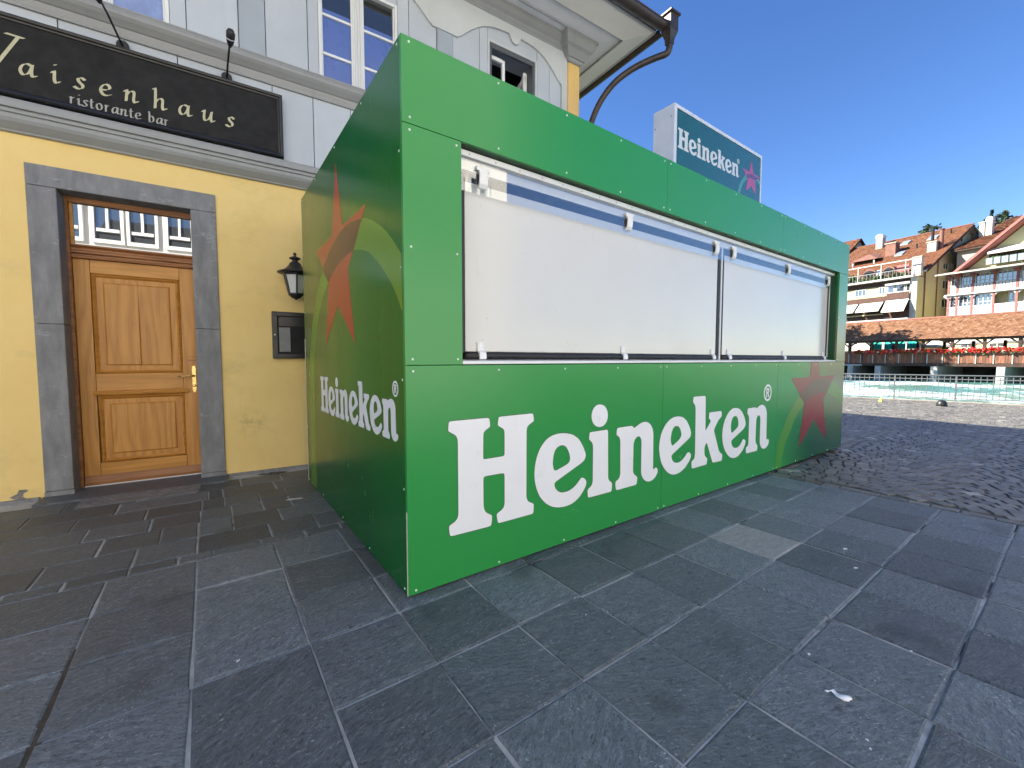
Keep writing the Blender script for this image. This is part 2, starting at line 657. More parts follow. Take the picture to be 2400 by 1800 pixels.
def mk_print(name, kind):
    """printed composite panel; the print itself fades between greens"""
    t = NT(name)
    v = t.coord('Object')
    x, y, z = t.sep(v)
    G = (.026, .27, .058)
    D = (.006, .070, .018)
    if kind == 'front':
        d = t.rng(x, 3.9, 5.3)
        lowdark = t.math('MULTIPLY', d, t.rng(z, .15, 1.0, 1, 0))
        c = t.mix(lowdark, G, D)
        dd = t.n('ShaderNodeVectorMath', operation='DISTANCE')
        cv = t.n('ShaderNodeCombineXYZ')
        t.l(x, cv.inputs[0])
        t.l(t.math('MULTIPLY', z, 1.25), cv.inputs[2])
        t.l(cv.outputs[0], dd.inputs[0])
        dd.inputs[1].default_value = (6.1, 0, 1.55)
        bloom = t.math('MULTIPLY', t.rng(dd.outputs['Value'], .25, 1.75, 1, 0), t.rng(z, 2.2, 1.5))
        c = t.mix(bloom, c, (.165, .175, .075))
    else:
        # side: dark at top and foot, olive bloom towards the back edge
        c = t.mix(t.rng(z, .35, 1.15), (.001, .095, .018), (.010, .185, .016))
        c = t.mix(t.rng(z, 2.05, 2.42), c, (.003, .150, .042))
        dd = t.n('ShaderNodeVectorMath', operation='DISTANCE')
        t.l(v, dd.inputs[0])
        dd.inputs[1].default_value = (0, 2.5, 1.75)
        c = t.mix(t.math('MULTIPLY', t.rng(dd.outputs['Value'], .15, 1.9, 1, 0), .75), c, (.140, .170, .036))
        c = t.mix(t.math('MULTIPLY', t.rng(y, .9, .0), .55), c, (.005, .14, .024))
    gr = t.noise(v, 1.3, 4)
    dirt = t.math('MULTIPLY', t.rng(t.noise(t.mapv(v, scale=(1, 1, .35)), 24, 5, .75), .60, .78), t.rng(t.noise(v, 2.1, 3), .46, .66))
    c = t.mix(t.math('MULTIPLY', dirt, .10), c, (.13, .13, .11))
    dots = t.rng(t.noise(v, 75, 2, .4), .765, .785)
    c = t.mix(t.math('MULTIPLY', dots, .35), c, (.02, .05, .02))
    sm = t.rng(t.noise(v, 6, 5, .7), .55, .8)
    c = t.mix(t.math('MULTIPLY', sm, .012), c, (.2, .22, .18))
    t.set(c, t.math('ADD', t.rng(gr, .3, .7, .20, .27), t.math('MULTIPLY', sm, .03)), .5 if kind == 'front' else .35)
    t.bump(t.noise(v, 1.6, 2), .09, .02)


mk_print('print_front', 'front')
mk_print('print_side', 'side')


def mk_ink(name, stops, axis):
    t = NT(name)
    x, y, z = t.sep(t.coord('Object'))
    c = t.ramp(t.rng(z, axis[0], axis[1], 0, 1, False), stops)
    t.set(c, .27, .5)


mk_ink('ink_star_front', [(0, (.20, .012, .014)), (.5, (.23, .035, .022)), (1, (.24, .075, .05))], (.17, 1.17))
mk_ink('ink_band_front', [(0, (.05, .28, .02)), (.5, (.085, .26, .03)), (1, (.20, .26, .08))], (.0, 1.0))
mk_ink('ink_cross_front', [(0, (.12, .06, .03)), (1, (.145, .088, .05))], (.6, 1.0))
mk_ink('ink_star_side', [(0, (.42, .045, .020)), (.5, (.46, .085, .030)), (1, (.42, .040, .022))], (1.3, 2.6))
mk_ink('ink_band_side', [(0, (.105, .235, .018)), (1, (.13, .31, .025))], (.0, 2.0))
mk_ink('ink_cross_side', [(0, (.13, .048, .016)), (1, (.15, .062, .022))], (1.7, 2.1))
simple('sign_green', (.006, .085, .062), .10, .04, 3, spec=.6, coat=.6)
simple('ink_star_sign', (.42, .045, .13), .14, .04, 3, coat=.6)
simple('ink_band_sign', (.06, .24, .17), .14, .04, 3, coat=.6)
simple('ink_cross_sign', (.12, .025, .08), .14, .04, 3, coat=.6)
simple('letter_sign', (.60, .63, .64), .2, .03, 3, coat=.3)


def mk_glass(name, tint, gloss, rough=.0, wav=.0, see=0.):
    """window pane: dark or tinted body under a mirror-like surface"""
    t = NT(name)
    g = t.n('ShaderNodeBsdfGlossy')
    g.inputs['Color'].default_value = (1, 1, 1, 1)
    g.inputs['Roughness'].default_value = rough
    d = t.n('ShaderNodeBsdfDiffuse') if not see else t.n('ShaderNodeBsdfTransparent')
    d.inputs['Color'].default_value = (*tint, 1)
    lw = t.n('ShaderNodeFresnel')
    lw.inputs['IOR'].default_value = 1.5
    if see:
        lw = t.n('ShaderNodeLayerWeight')
        lw.inputs['Blend'].default_value = .25
        fac = t.math('ADD', t.math('MULTIPLY', lw.outputs['Facing'], .10), gloss, clamp=True)
    else:
        fac = t.math('ADD', t.math('MULTIPLY', lw.outputs[0], 1.0), gloss, clamp=True)
    mx = t.n('ShaderNodeMixShader')
    t.l(fac, mx.inputs[0])
    t.l(d.outputs[0], mx.inputs[1])
    t.l(g.outputs[0], mx.inputs[2])
    t.l(mx.outputs[0], t.out.inputs['Surface'])
    if wav:
        b = t.n('ShaderNodeBump')
        b.inputs['Strength'].default_value = wav
        b.inputs['Distance'].default_value = .01
        t.l(t.noise(t.mapv(t.coord('Object'), scale=(1, 1, .5)), 3.0, 2, .5), b.inputs['Height'])
        t.l(b.outputs[0], g.inputs['Normal'])


mk_glass('transom_glass', (.02, .02, .02), .42, 0, .018)
mk_glass('window_glass', (.03, .032, .032), .10, 0, .05)
mk_glass('clear_strip', (.97, .98, .98), .10, .01, .02, see=1)
simple('reveal_green_shaded', (.006, .062, .018), .4, .1, 4)  # panel green darkened to paint in the shade of the serving opening
mk_glass('lantern_glass', (.62, .62, .58), .06, .05, .1)
mk_glass('far_glass', (.05, .06, .07), .20, .02)
simple('blue_blind', (.085, .15, .42), .30, .06, 1.5, .05, 8, coat=.3)
simple('pale_curtain', (.22, .30, .56), .3, .2, 5, coat=.4)


# far bank
def mk_tiles(name, cols):
    t = NT(name)
    at = t.n('ShaderNodeAttribute', attribute_name='tone').outputs['Fac']
    c = t.ramp(at, [(i / (len(cols) - 1), k) for i, k in enumerate(cols)])
    v = t.coord('World')
    c = t.mix(t.math('MULTIPLY', t.rng(t.noise(v, .7, 5, .65), .45, .75), .35), c, (.09, .05, .032))
    t.set(c, .85, .2)


mk_tiles('tiles_warm', [(.10, .036, .020), (.165, .064, .033), (.23, .098, .05), (.28, .14, .075)])
mk_tiles('tiles_old', [(.11, .052, .030), (.19, .093, .052), (.26, .14, .08), (.31, .19, .12)])
simple('house_cream', (.46, .42, .28), .85, .06, .6)
simple('house_white', (.55, .54, .48), .85, .06, .6)
simple('house_grey', (.32, .30, .26), .85, .08, .6)
simple('house_yellow', (.55, .51, .28), .85, .05, .6)
simple('far_white', (.58, .575, .56), .6, .06, 1.2)
simple('far_wood', (.085, .036, .024), .7, .4, 2.2, stretch=(6, 6, .8))
simple('bridge_wood', (.16, .065, .036), .75, .55, 3.0, rnd=.45, stretch=(8, 8, .6))
simple('rose_wood', (.30, .105, .09), .7, .15, 2)
simple('dark_beam', (.045, .025, .018), .8, .3, 2)
simple('concrete', (.36, .35, .32), .9, .2, 1.3, .3, 10)
simple('shaded_stone', (.10, .095, .08), .9, .3, 1.3, .3, 10)
simple('teal_cloth', (.03, .62, .50), .7, .06, 3)
simple('canvas', (.66, .65, .60), .7, .05, 2)
simple('chimney_grey', (.42, .38, .33), .9, .15, 2)
simple('chimney_rust', (.20, .095, .07), .8, .2, 2)
simple('flower_red', (.62, .028, .022), .7, .35, 9)
simple('flower_pale', (.55, .50, .38), .7, .3, 9)
simple('leaf_green', (.055, .105, .022), .65, .4, 5)
simple('leaf_dark', (.032, .062, .022), .65, .4, .6)
simple('bark', (.08, .06, .045), .9, .3, 5)
simple('galvanised', (.20, .225, .23), .5, .15, 8, metal=.5)
simple('quay_stone', (.42, .38, .31), .9, .2, 2, .4, 20)
simple('terrain', (.10, .12, .05), .95, .3, .05)
simple('plaza_base', (.10, .10, .10), .95, .3, 1)
simple('skylight', (.25, .30, .34), .2, .1, 1, coat=.5)
simple('yellow_scrap', (.75, .60, .06), .6, .1, 9)
simple('opp_white', (.78, .75, .70), .8, .05, .6)
simple('opp_grey', (.55, .55, .55), .8, .05, .6)


def mk_water():
    t = NT('river_water')
    v = t.coord('World')
    at = t.n('ShaderNodeAttribute', attribute_name='foam').outputs['Fac']
    n = t.noise(t.mapv(v, scale=(1, .55, 1)), 1.6, 8, .7, .6)
    f = t.math('MULTIPLY', t.rng(t.math('ADD', n, t.math('MULTIPLY', at, .36)), .62, .84), 1.0)
    c = t.mix(f, (.075, .26, .26), (.74, .80, .80))
    shallow = t.rng(t.noise(v, .25, 2), .45, .6)
    c = t.mix(t.math('MULTIPLY', t.math('SUBTRACT', 1., f), t.math('MULTIPLY', shallow, .45)), c, (.16, .24, .10))
    t.set(c, t.rng(f, 0, 1, .08, .8), .5)
    t.bump(t.noise(t.mapv(v, scale=(1, .6, 1)), 4.5, 6, .7), .7, .12)


mk_water()

# ================================================================ ground
def gz(x):
    return 0.0 if x < 4.0 else -(x - 4.0) * 0.0133


# wide ground far below everything, out to the horizon
MB().box(-2500, 2500, -2500, 2500, -6.0, -5.0).obj('ground', 'terrain')['kind'] = 'structure'

# plaza body: a solid bed under the paving, falling gently to the quay
QA, QB = (18.78, 3.51), (19.76, -0.80)          # two points of the quay edge


def quay_x(y):
    return QA[0] + (QB[0] - QA[0]) * (y - QA[1]) / (QB[1] - QA[1])


b = MB()
xs = [-45, 3.95, 8, 12, 16]
ys = [-40, -12, -4, 4, 12, 45]
for j in range(len(ys) - 1):
    y0, y1 = ys[j], ys[j + 1]
    for i in range(len(xs)):
        xa0 = xs[i]
        xb0 = xs[i + 1] if i + 1 < len(xs) else None
        xa = [xa0, xa0]
        xb = [xb0, xb0] if xb0 is not None else [quay_x(y0), quay_x(y1)]
        z = -.012 if xa0 < 3.9 else -.03
        b.add([(xa[0], y0, gz(xa[0]) - .02), (xb[0], y0, gz(xb[0]) - .02), (xb[1], y1, gz(xb[1]) - .02), (xa[1], y1, gz(xa[1]) - .02)], [(0, 1, 2, 3)])
plaza = tag(b.obj('plaza', 'plaza_base', fix=False), kind='structure')
# mortar bed that shows in the joints
mo = tag(MB().box(-6.5, 3.985, -8, 3.7, -.035, -.007).obj('mortar_bed', 'mortar'), kind='structure')

paving = bpy.data.objects.new('paving', None)
COL.objects.link(paving)
tag(paving, kind='structure')


def slab(x0, x1, y0, y1, name='slab', mat='slate', g=.0034, dz=.0025, base=0.0, par=None):
    """one riven stone: jittered corners, chamfered rim, slight tilt"""
    j = lambda a: random.uniform(-a, a)
    gg = lambda: g + random.uniform(-.002, .0035)
    x0 += gg(); x1 -= gg(); y0 += gg(); y1 -= gg()
    c = .004 + random.random() * .004
    tx, ty, h = j(dz) / .4, j(dz) / .4, j(.0018) + base
    cx, cy = (x0 + x1) / 2, (y0 + y1) / 2
    rim, top, low = [], [], []
    n = 3
    cor = [(x0 + j(.003), y0 + j(.003)), (x1 + j(.003), y0 + j(.003)), (x1 + j(.003), y1 + j(.003)), (x0 + j(.003), y1 + j(.003))]
    for k in range(4):
        a, bb = cor[k], cor[(k + 1) % 4]
        for i in range(n):
            t = i / n
            px, py = a[0] + (bb[0] - a[0]) * t + j(.0016), a[1] + (bb[1] - a[1]) * t + j(.0016)
            z = h + (px - cx) * tx + (py - cy) * ty
            low.append((px, py, -.03 + base))
            rim.append((px, py, z - .0045 - random.random() * .0025))
            ux, uy = cx - px, cy - py
            L = sqrt(ux * ux + uy * uy)
            top.append((px + ux / L * c * 1.5, py + uy / L * c * 1.5, z))
    N = 4 * n
    m = MB()
    m.v = low + rim + top
    m.f = [(i, (i + 1) % N, N + (i + 1) % N, N + i) for i in range(N)] + [(N + i, N + (i + 1) % N, 2 * N + (i + 1) % N, 2 * N + i) for i in range(N)]
    m.f.append(tuple(range(2 * N, 3 * N)))
    return m.obj(name, mat, par or paving, fix=False)


# square slate slabs in a grid with the kiosk
SX = [-2.47, -2.07, -1.66, -1.262, -.868, -.466, -.077, .323, .725, 1.131, 1.533, 1.944, 2.343, 2.735, 3.17, 3.56, 3.955]
SY = [1.132, .738, .321, -.075, -.490, -.895, -1.302, -1.70, -2.10, -2.50, -2.90]
for i in range(len(SX) - 1):
    j = 0
    while j < len(SY) - 1:
        x0, x1 = SX[i], SX[i + 1]
        y1, y0 = SY[j], SY[j + 1]
        jj = j + 1
        # hidden under the kiosk or far out of view
        if (x0 > .02 and y0 > .0) or y1 < -2.2 and x1 < 0:
            j = jj
            continue
        pale = (i == 11 and j == 4)
        if x1 < -.3 and random.random() < .12 and jj < len(SY) - 1:
            y0 = SY[jj + 1]
            jj += 1
        slab(x0, x1, y0, y1, mat='pale_slate' if pale else 'slate')
        j = jj
# narrow edging course
x = -3.0
while x < .02:
    w = random.uniform(.17, .27)
    slab(x, min(x + w, .02), 1.137, 1.248, name='edging_stone', g=.003, mat='slate_dark')
    x += w
# random-length courses up to the wall
CY = [1.253, 1.555, 1.868, 2.16, 2.45, 2.74, 3.04]
marks = {0: [-2.4, -2.0, -1.575, -1.175, -.866, -.456, -.16, .05], 1: [-2.5, -2.0, -1.372, -1.07, -.868, -.66, -.355, .05],
         2: [-2.6, -1.98, -1.49, -1.15, -.86, -.657, -.445, -.24, .05], 3: [-2.7, -2.2, -1.6, -1.2, -.85, -.698, -.444, -.232, .05],
         4: [-2.8, -2.3, -1.9, -1.4, -.807, -.698, -.291, .05, .4], 5: [-2.8, -2.35, -1.75, -1.3, -.9, -.55, -.2, .1, .4]}
for r in range(6):
    mk = marks[r]
    for a, c in zip(mk[:-1], mk[1:]):
        slab(a, c, CY[r], CY[r + 1], name='course_slab', g=.003, dz=.0018, mat='slate_dark')
# broken, dirt-filled joint at the left
b = MB()
pth = [(-1.259, .47), (-1.262, .3), (-1.257, .1), (-1.256, -.05), (-1.252, -.25)]
b.v = [(x - w, y, -.0035) for (x, y), w in zip(pth, (.006, .018, .020, .020, .022))] + [(x + w, y, -.0035) for (x, y), w in zip(pth, (.006, .02, .014, .014, .016))]
b.f = [(i, i + 5, i + 6, i + 1) for i in range(4)]
b.box(-1.50, -1.262, .296, .312, -.02, -.002)
b.box(-1.42, -1.262, .012, .05, -.02, -.0015)
b.obj('dirt_joint', 'dirt', paving)

# ---------------------------------------------------------------- cobbled quay
cob = bpy.data.objects.new('cobbles', None)
COL.objects.link(cob)
tag(cob, kind='structure')
tag(MB().add([(3.96, -9, -.009), (quay_x(-9) - .25, -9, gz(quay_x(-9) - .25) - .009), (quay_x(12) - .25, 12, gz(quay_x(12) - .25) - .009), (3.96, 12, -.009)], [(0, 1, 2, 3)]).obj('cobble_joints', 'sett_joint', fix=False), kind='structure')


def sett_mesh(m, tn, cx, cy, w, l, ang, h, tone):
    ca, sa = cos(ang), sin(ang)
    k = len(m.v)
    zz = gz(cx)
    for (f, z) in ((1.0, -.02), (1.0, h - .004), (.93, h)):
        for (a, b_) in ((-1, -1), (1, -1), (1, 1), (-1, 1)):
            u = a * w / 2 * f + random.uniform(-.004, .004)
            t = b_ * l / 2 * f + random.uniform(-.004, .004)
            m.v.append((cx + u * ca - t * sa, cy + u * sa + t * ca, zz + z + random.uniform(-.0012, .0012)))
    fs = []
    for lev in (0, 4):
        for i in range(4):
            fs.append((k + lev + i, k + lev + (i + 1) % 4, k + lev + 4 + (i + 1) % 4, k + lev + 4 + i))
    fs.append((k + 8, k + 9, k + 10, k + 11))
    m.f += fs
    tn += [tone] * len(fs)


sl = []
row = 0
x = 3.72
while x < 19.6:
    pitch = .112
    y = -4.6 + random.uniform(0, .1)
    while y < 7.0:
        L = random.uniform(.095, .145)
        yc = y + L / 2
        ph = (yc / 1.3) % 1.0
        xx = x + .26 * sin(pi * ph)
        sl_ang = atan2(.26 * pi / 1.3 * cos(pi * ph), 1.0)
        if not (xx < 6.25 and yc > .02) and xx < quay_x(yc) - .32 and xx > 4.10:
            # keep the wedge that can be seen plus a margin
            vy0 = CAMY + (xx - CAMX) * math.tan(radians(-6))
            vy1 = CAMY + (xx - CAMX) * math.tan(radians(22))
            if vy0 - 1.2 < yc < vy1 + .8:
                tone = random.gauss(1.0, .24)
                if random.random() < .018:  # a few setts toned pale for glossy glints and leaf bits
                    tone = random.uniform(1.9, 2.8)
                sl.append((xx, yc, pitch - .010, L - .010, -sl_ang, random.uniform(-.001, .003), max(.45, tone)))
        y += L
    x += pitch
    row += 1
# straight row of setts along the slab edge
y = -4.6
while y < .0:
    L = random.uniform(.12, .2)
    sl.append((4.012, y + L / 2, .085, L - .012, 0, .002, random.gauss(.95, .12)))
    y += L
sl.sort(key=lambda s: (s[0] - CAMX)**2 + (s[1] - CAMY)**2)
for s in sl[:290]:
    m, tn = MB(), []
    sett_mesh(m, tn, *s)
    m.obj('sett', 'sett', cob, tone=tn, fix=False)
m, tn = MB(), []
for s in sl[290:]:
    sett_mesh(m, tn, *s)
tag(m.obj('far_setts', 'sett', cob, tone=tn, fix=False), kind='stuff')

# quay edge stones, quay wall
m = MB()
for k in range(-14, 22):
    y0, y1 = k * 1.0, k * 1.0 + .985
    z = gz(19) + .01
    m.add([(quay_x(y0) - .3, y0, z - .4), (quay_x(y0), y0, z - .4), (quay_x(y1), y1, z - .4), (quay_x(y1) - .3, y1, z - .4),
           (quay_x(y0) - .3, y0, z), (quay_x(y0), y0, z), (quay_x(y1), y1, z), (quay_x(y1) - .3, y1, z)],
          [(0, 3, 2, 1), (4, 5, 6, 7), (0, 1, 5, 4), (1, 2, 6, 5), (2, 3, 7, 6), (3, 0, 4, 7)])
tag(m.obj('quay_edge', 'quay_stone'), kind='structure')
m = MB().add([(quay_x(-40) - .03, -40, -5), (quay_x(45) - .03, 45, -5), (quay_x(45) - .03, 45, -.23), (quay_x(-40) - .03, -40, -.23)], [(0, 1, 2, 3)])
tag(m.obj('quay_wall', 'quay_stone', fix=False), kind='structure')

# ---------------------------------------------------------------- river
m = MB()
NX, NY = 130, 150
foam = []
for i in range(NX + 1):
    for j in range(NY + 1):
        X = 18.2 + 52 * (i / NX)
        Y = -20 + 50 * (j / NY)
        n1 = noise.noise(Vector((X * .55, Y * .35, 1.7)))
        n2 = noise.noise(Vector((X * 1.7, Y * 1.1, 5.1)))
        rough = max(0., min(1., (X - 23) / 6)) * max(0., min(1., (52 - X) / 5))
        m.v.append((X, Y, -.72 + rough * (.17 * n1 + .09 * n2)))
        foam.append(rough * (.55 + .6 * noise.noise(Vector((X * .12, Y * .22, 9.0)))))
for i in range(NX):
    for j in range(NY):
        a = i * (NY + 1) + j
        m.f.append((a, a + NY + 1, a + NY + 2, a + 1))
riv = m.obj('river', 'river_water', smooth=True, fix=False)
at = riv.data.attributes.new('foam', 'FLOAT', 'POINT')
at.data.foreach_set('value', foam)
tag(riv, kind='structure')

# ================================================================ kiosk
K = WORLD.thing('kiosk', 'long green beer kiosk with closed white serving shutters and big white lettering', 'kiosk', (0, 0, 0))
L_, W_, H_ = 6.20, 2.53, 2.72
# dark core and floor frame behind the cladding
b = MB()
b.box(.02, L_ - .02, .14, W_ - .02, .05, 2.66)
b.box(.03, L_ - .03, .03, .14, .06, 1.16)
b.box(.03, L_ - .03, .03, .14, 2.33, 2.66)
b.box(.03, .30, .03, .14, 1.16, 2.33)
b.box(5.90, L_ - .03, .03, .14, 1.16, 2.33)
b.obj('body', 'dark_void', K)
b = MB()
for xx in (.1, 1.5, 3.0, 4.5, 5.8):
    b.box(xx, xx + .12, .12, W_ - .12, -.035, .05)
b.obj('skid', 'black_iron', K)
TH = .022


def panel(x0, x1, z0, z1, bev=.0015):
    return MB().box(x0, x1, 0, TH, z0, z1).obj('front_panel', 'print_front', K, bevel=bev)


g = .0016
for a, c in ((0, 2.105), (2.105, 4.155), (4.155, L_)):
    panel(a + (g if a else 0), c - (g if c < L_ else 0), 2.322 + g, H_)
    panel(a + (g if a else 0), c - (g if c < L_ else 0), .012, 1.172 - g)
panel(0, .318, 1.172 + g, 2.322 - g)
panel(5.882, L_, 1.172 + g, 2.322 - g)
# reveals of the serving opening
b = MB()
b.box(.306, .318, TH, .135, 1.172, 2.322)
b.box(5.882, 5.894, TH, .135, 1.172, 2.322)
b.box(.306, 5.894, TH, .135, 2.322, 2.334)
b.obj('reveal', 'reveal_green_shaded', K)
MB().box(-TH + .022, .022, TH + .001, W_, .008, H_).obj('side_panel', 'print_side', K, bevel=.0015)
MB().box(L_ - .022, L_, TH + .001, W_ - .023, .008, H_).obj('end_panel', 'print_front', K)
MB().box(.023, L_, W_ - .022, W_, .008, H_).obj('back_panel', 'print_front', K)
MB().box(.023, L_ - .023, .023, W_ - .023, 2.665, 2.70).obj('roof', 'alu_frame', K)
# raw panel edge showing at the corner
MB().box(-.0025, .0005, .0045, .0105, .01, .44).obj('corner_edge', 'panel_edge', K)
MB().box(-.0025, .0005, W_ - .005, W_ + .004, .01, 1.4).obj('corner_edge', 'panel_edge', K)

# shutters
WY = .10


def shutter(x0, x1):
    s = MB().box(x0, x1, WY, WY + .03, 1.245, 2.175).obj('shutter', 'shutter_white', K, bevel=.004)
    r = MB()
    zz = 1.222
    n = 24
    r.tube([(x0 - .012 + (x1 - x0 + .02) * i / n, WY - .004 + random.uniform(-.002, .002), zz + random.uniform(-.003, .003)) for i in range(n + 1)], .0225, 10)
    r.obj('seal', 'rubber', s, smooth=True)
    return s


s1 = shutter(.392, 3.052)
s2 = shutter(3.162, 5.80)
MB().box(.364, .390, WY - .006, WY + .03, 1.235, 2.14).obj('seal', 'rubber', s1, bevel=.004)
MB().box(3.056, 3.098, WY - .006, WY + .03, 1.235, 2.22).obj('seal', 'rubber', s1, bevel=.004)
MB().box(3.118, 3.160, WY - .006, WY + .03, 1.235, 2.22).obj('seal', 'rubber', s2, bevel=.004)
MB().box(5.804, 5.835, WY - .006, WY + .03, 1.235, 2.22).obj('seal', 'rubber', s2, bevel=.004)
MB().box(3.099, 3.117, WY - .012, WY + .03, 1.20, 2.235).obj('mullion', 'white_plastic', K)
MB().box(.306, .363, WY, WY + .035, 1.2, 2.25).box(5.836, 5.894, WY, WY + .035, 1.2, 2.25).obj('jamb', 'white_plastic', K)
# white sill and head
MB().prism([(.004, 1.1755), (.004, 1.192), (.135, 1.204), (.135, 1.1755)], 'x', .32, 5.88).obj('sill', 'white_plastic', K, bevel=.003)
h = MB().box(.320, 5.880, WY - .002, .135, 2.236, 2.286).obj('head', 'white_plastic', K)
MB().prism([(WY - .04, 2.288), (WY - .046, 2.318), (.13, 2.318), (.13, 2.288)], 'x', .320, 5.880).obj('head_rail', 'alu_frame', h, bevel=.003)
x = .40
while x < 5.85:
    MB().lathe([(.0035, 0), (.003, -.002)], (x, WY - .0425, 2.302), 6, 'y').obj('rivet', 'black_iron', h)
    x += .17
MB().box(.364, 5.835, WY + .012, WY + .03, 2.177, 2.234).obj('gap_back', 'dark_void', K)
# clear flexible strip hanging over the shutter tops
MB().box(.335, 5.86, .0745, .0757, 2.112, 2.286).obj('clear_strip', 'clear_strip', K)


def top_clip(x):
    c = MB().prism([(.058, 2.235), (.052, 2.21), (.056, 2.165), (.068, 2.145), (.098, 2.14), (.098, 2.15), (.074, 2.155), (.066, 2.175), (.064, 2.21), (.070, 2.228), (.098, 2.25), (.098, 2.262), (.075, 2.255)], 'x', x - .027, x + .027).obj('clip', 'white_plastic', K, bevel=.002)
    MB().box(x - .042, x + .042, .060, .0715, 2.236, 2.262).obj('clip_plate', 'white_plastic', c, bevel=.003)


def low_clip(x):
    c = MB().prism([(.098, 1.30), (.090, 1.30), (.088, 1.255), (.066, 1.240), (.062, 1.205), (.072, 1.200), (.078, 1.232), (.098, 1.246)], 'x', x - .022, x + .022).obj('clip', 'white_plastic', K, bevel=.002)
    for dx, z in ((-.012, 1.29), (.012, 1.29), (-.012, 1.272), (.012, 1.272)):
        MB().lathe([(.004, 0), (.003, -.003)], (x + dx, .089, z), 6, 'y').obj('clip_screw', 'alu_frame', c)


for x in (.49, 1.745, 2.965, 3.275, 4.50, 5.70):
    top_clip(x)
for x in (.487, 1.73, 2.98, 3.272, 4.50, 5.70):
    low_clip(x)


# screws
def screw(x, y, z, axis='y', sg=-1):
    prof = [(.0062, 0), (.0056, .0016 * sg), (.003, .0024 * sg)]
    MB().lathe(prof, (x, y, z), 8, axis).obj('screw', 'screw_head', K)


cols = [.040, .55, 1.058, 1.564, 2.065, 2.145, 2.65, 3.15, 3.65, 4.115, 4.195, 4.70, 5.20, 5.70, 6.16]
for x in cols:
    screw(x, 0, 2.695)
    screw(x, 0, 2.352)
    screw(x, 0, .032)
    if x > .3 or x < .1:
        screw(x, 0, 1.143)
for x in (.038, .290, 5.912, 6.165):
    for z in (2.293, 1.746, 1.202):
        screw(x, 0, z)
for y in (.05, .62, 1.25, 1.9, 2.48):
    screw(0, y, 2.695, 'x')
    screw(0, y, .032, 'x')
for z in (.55, 1.1, 1.65, 2.2):
    screw(0, .04, z, 'x')
    screw(0, 2.5, z, 'x')

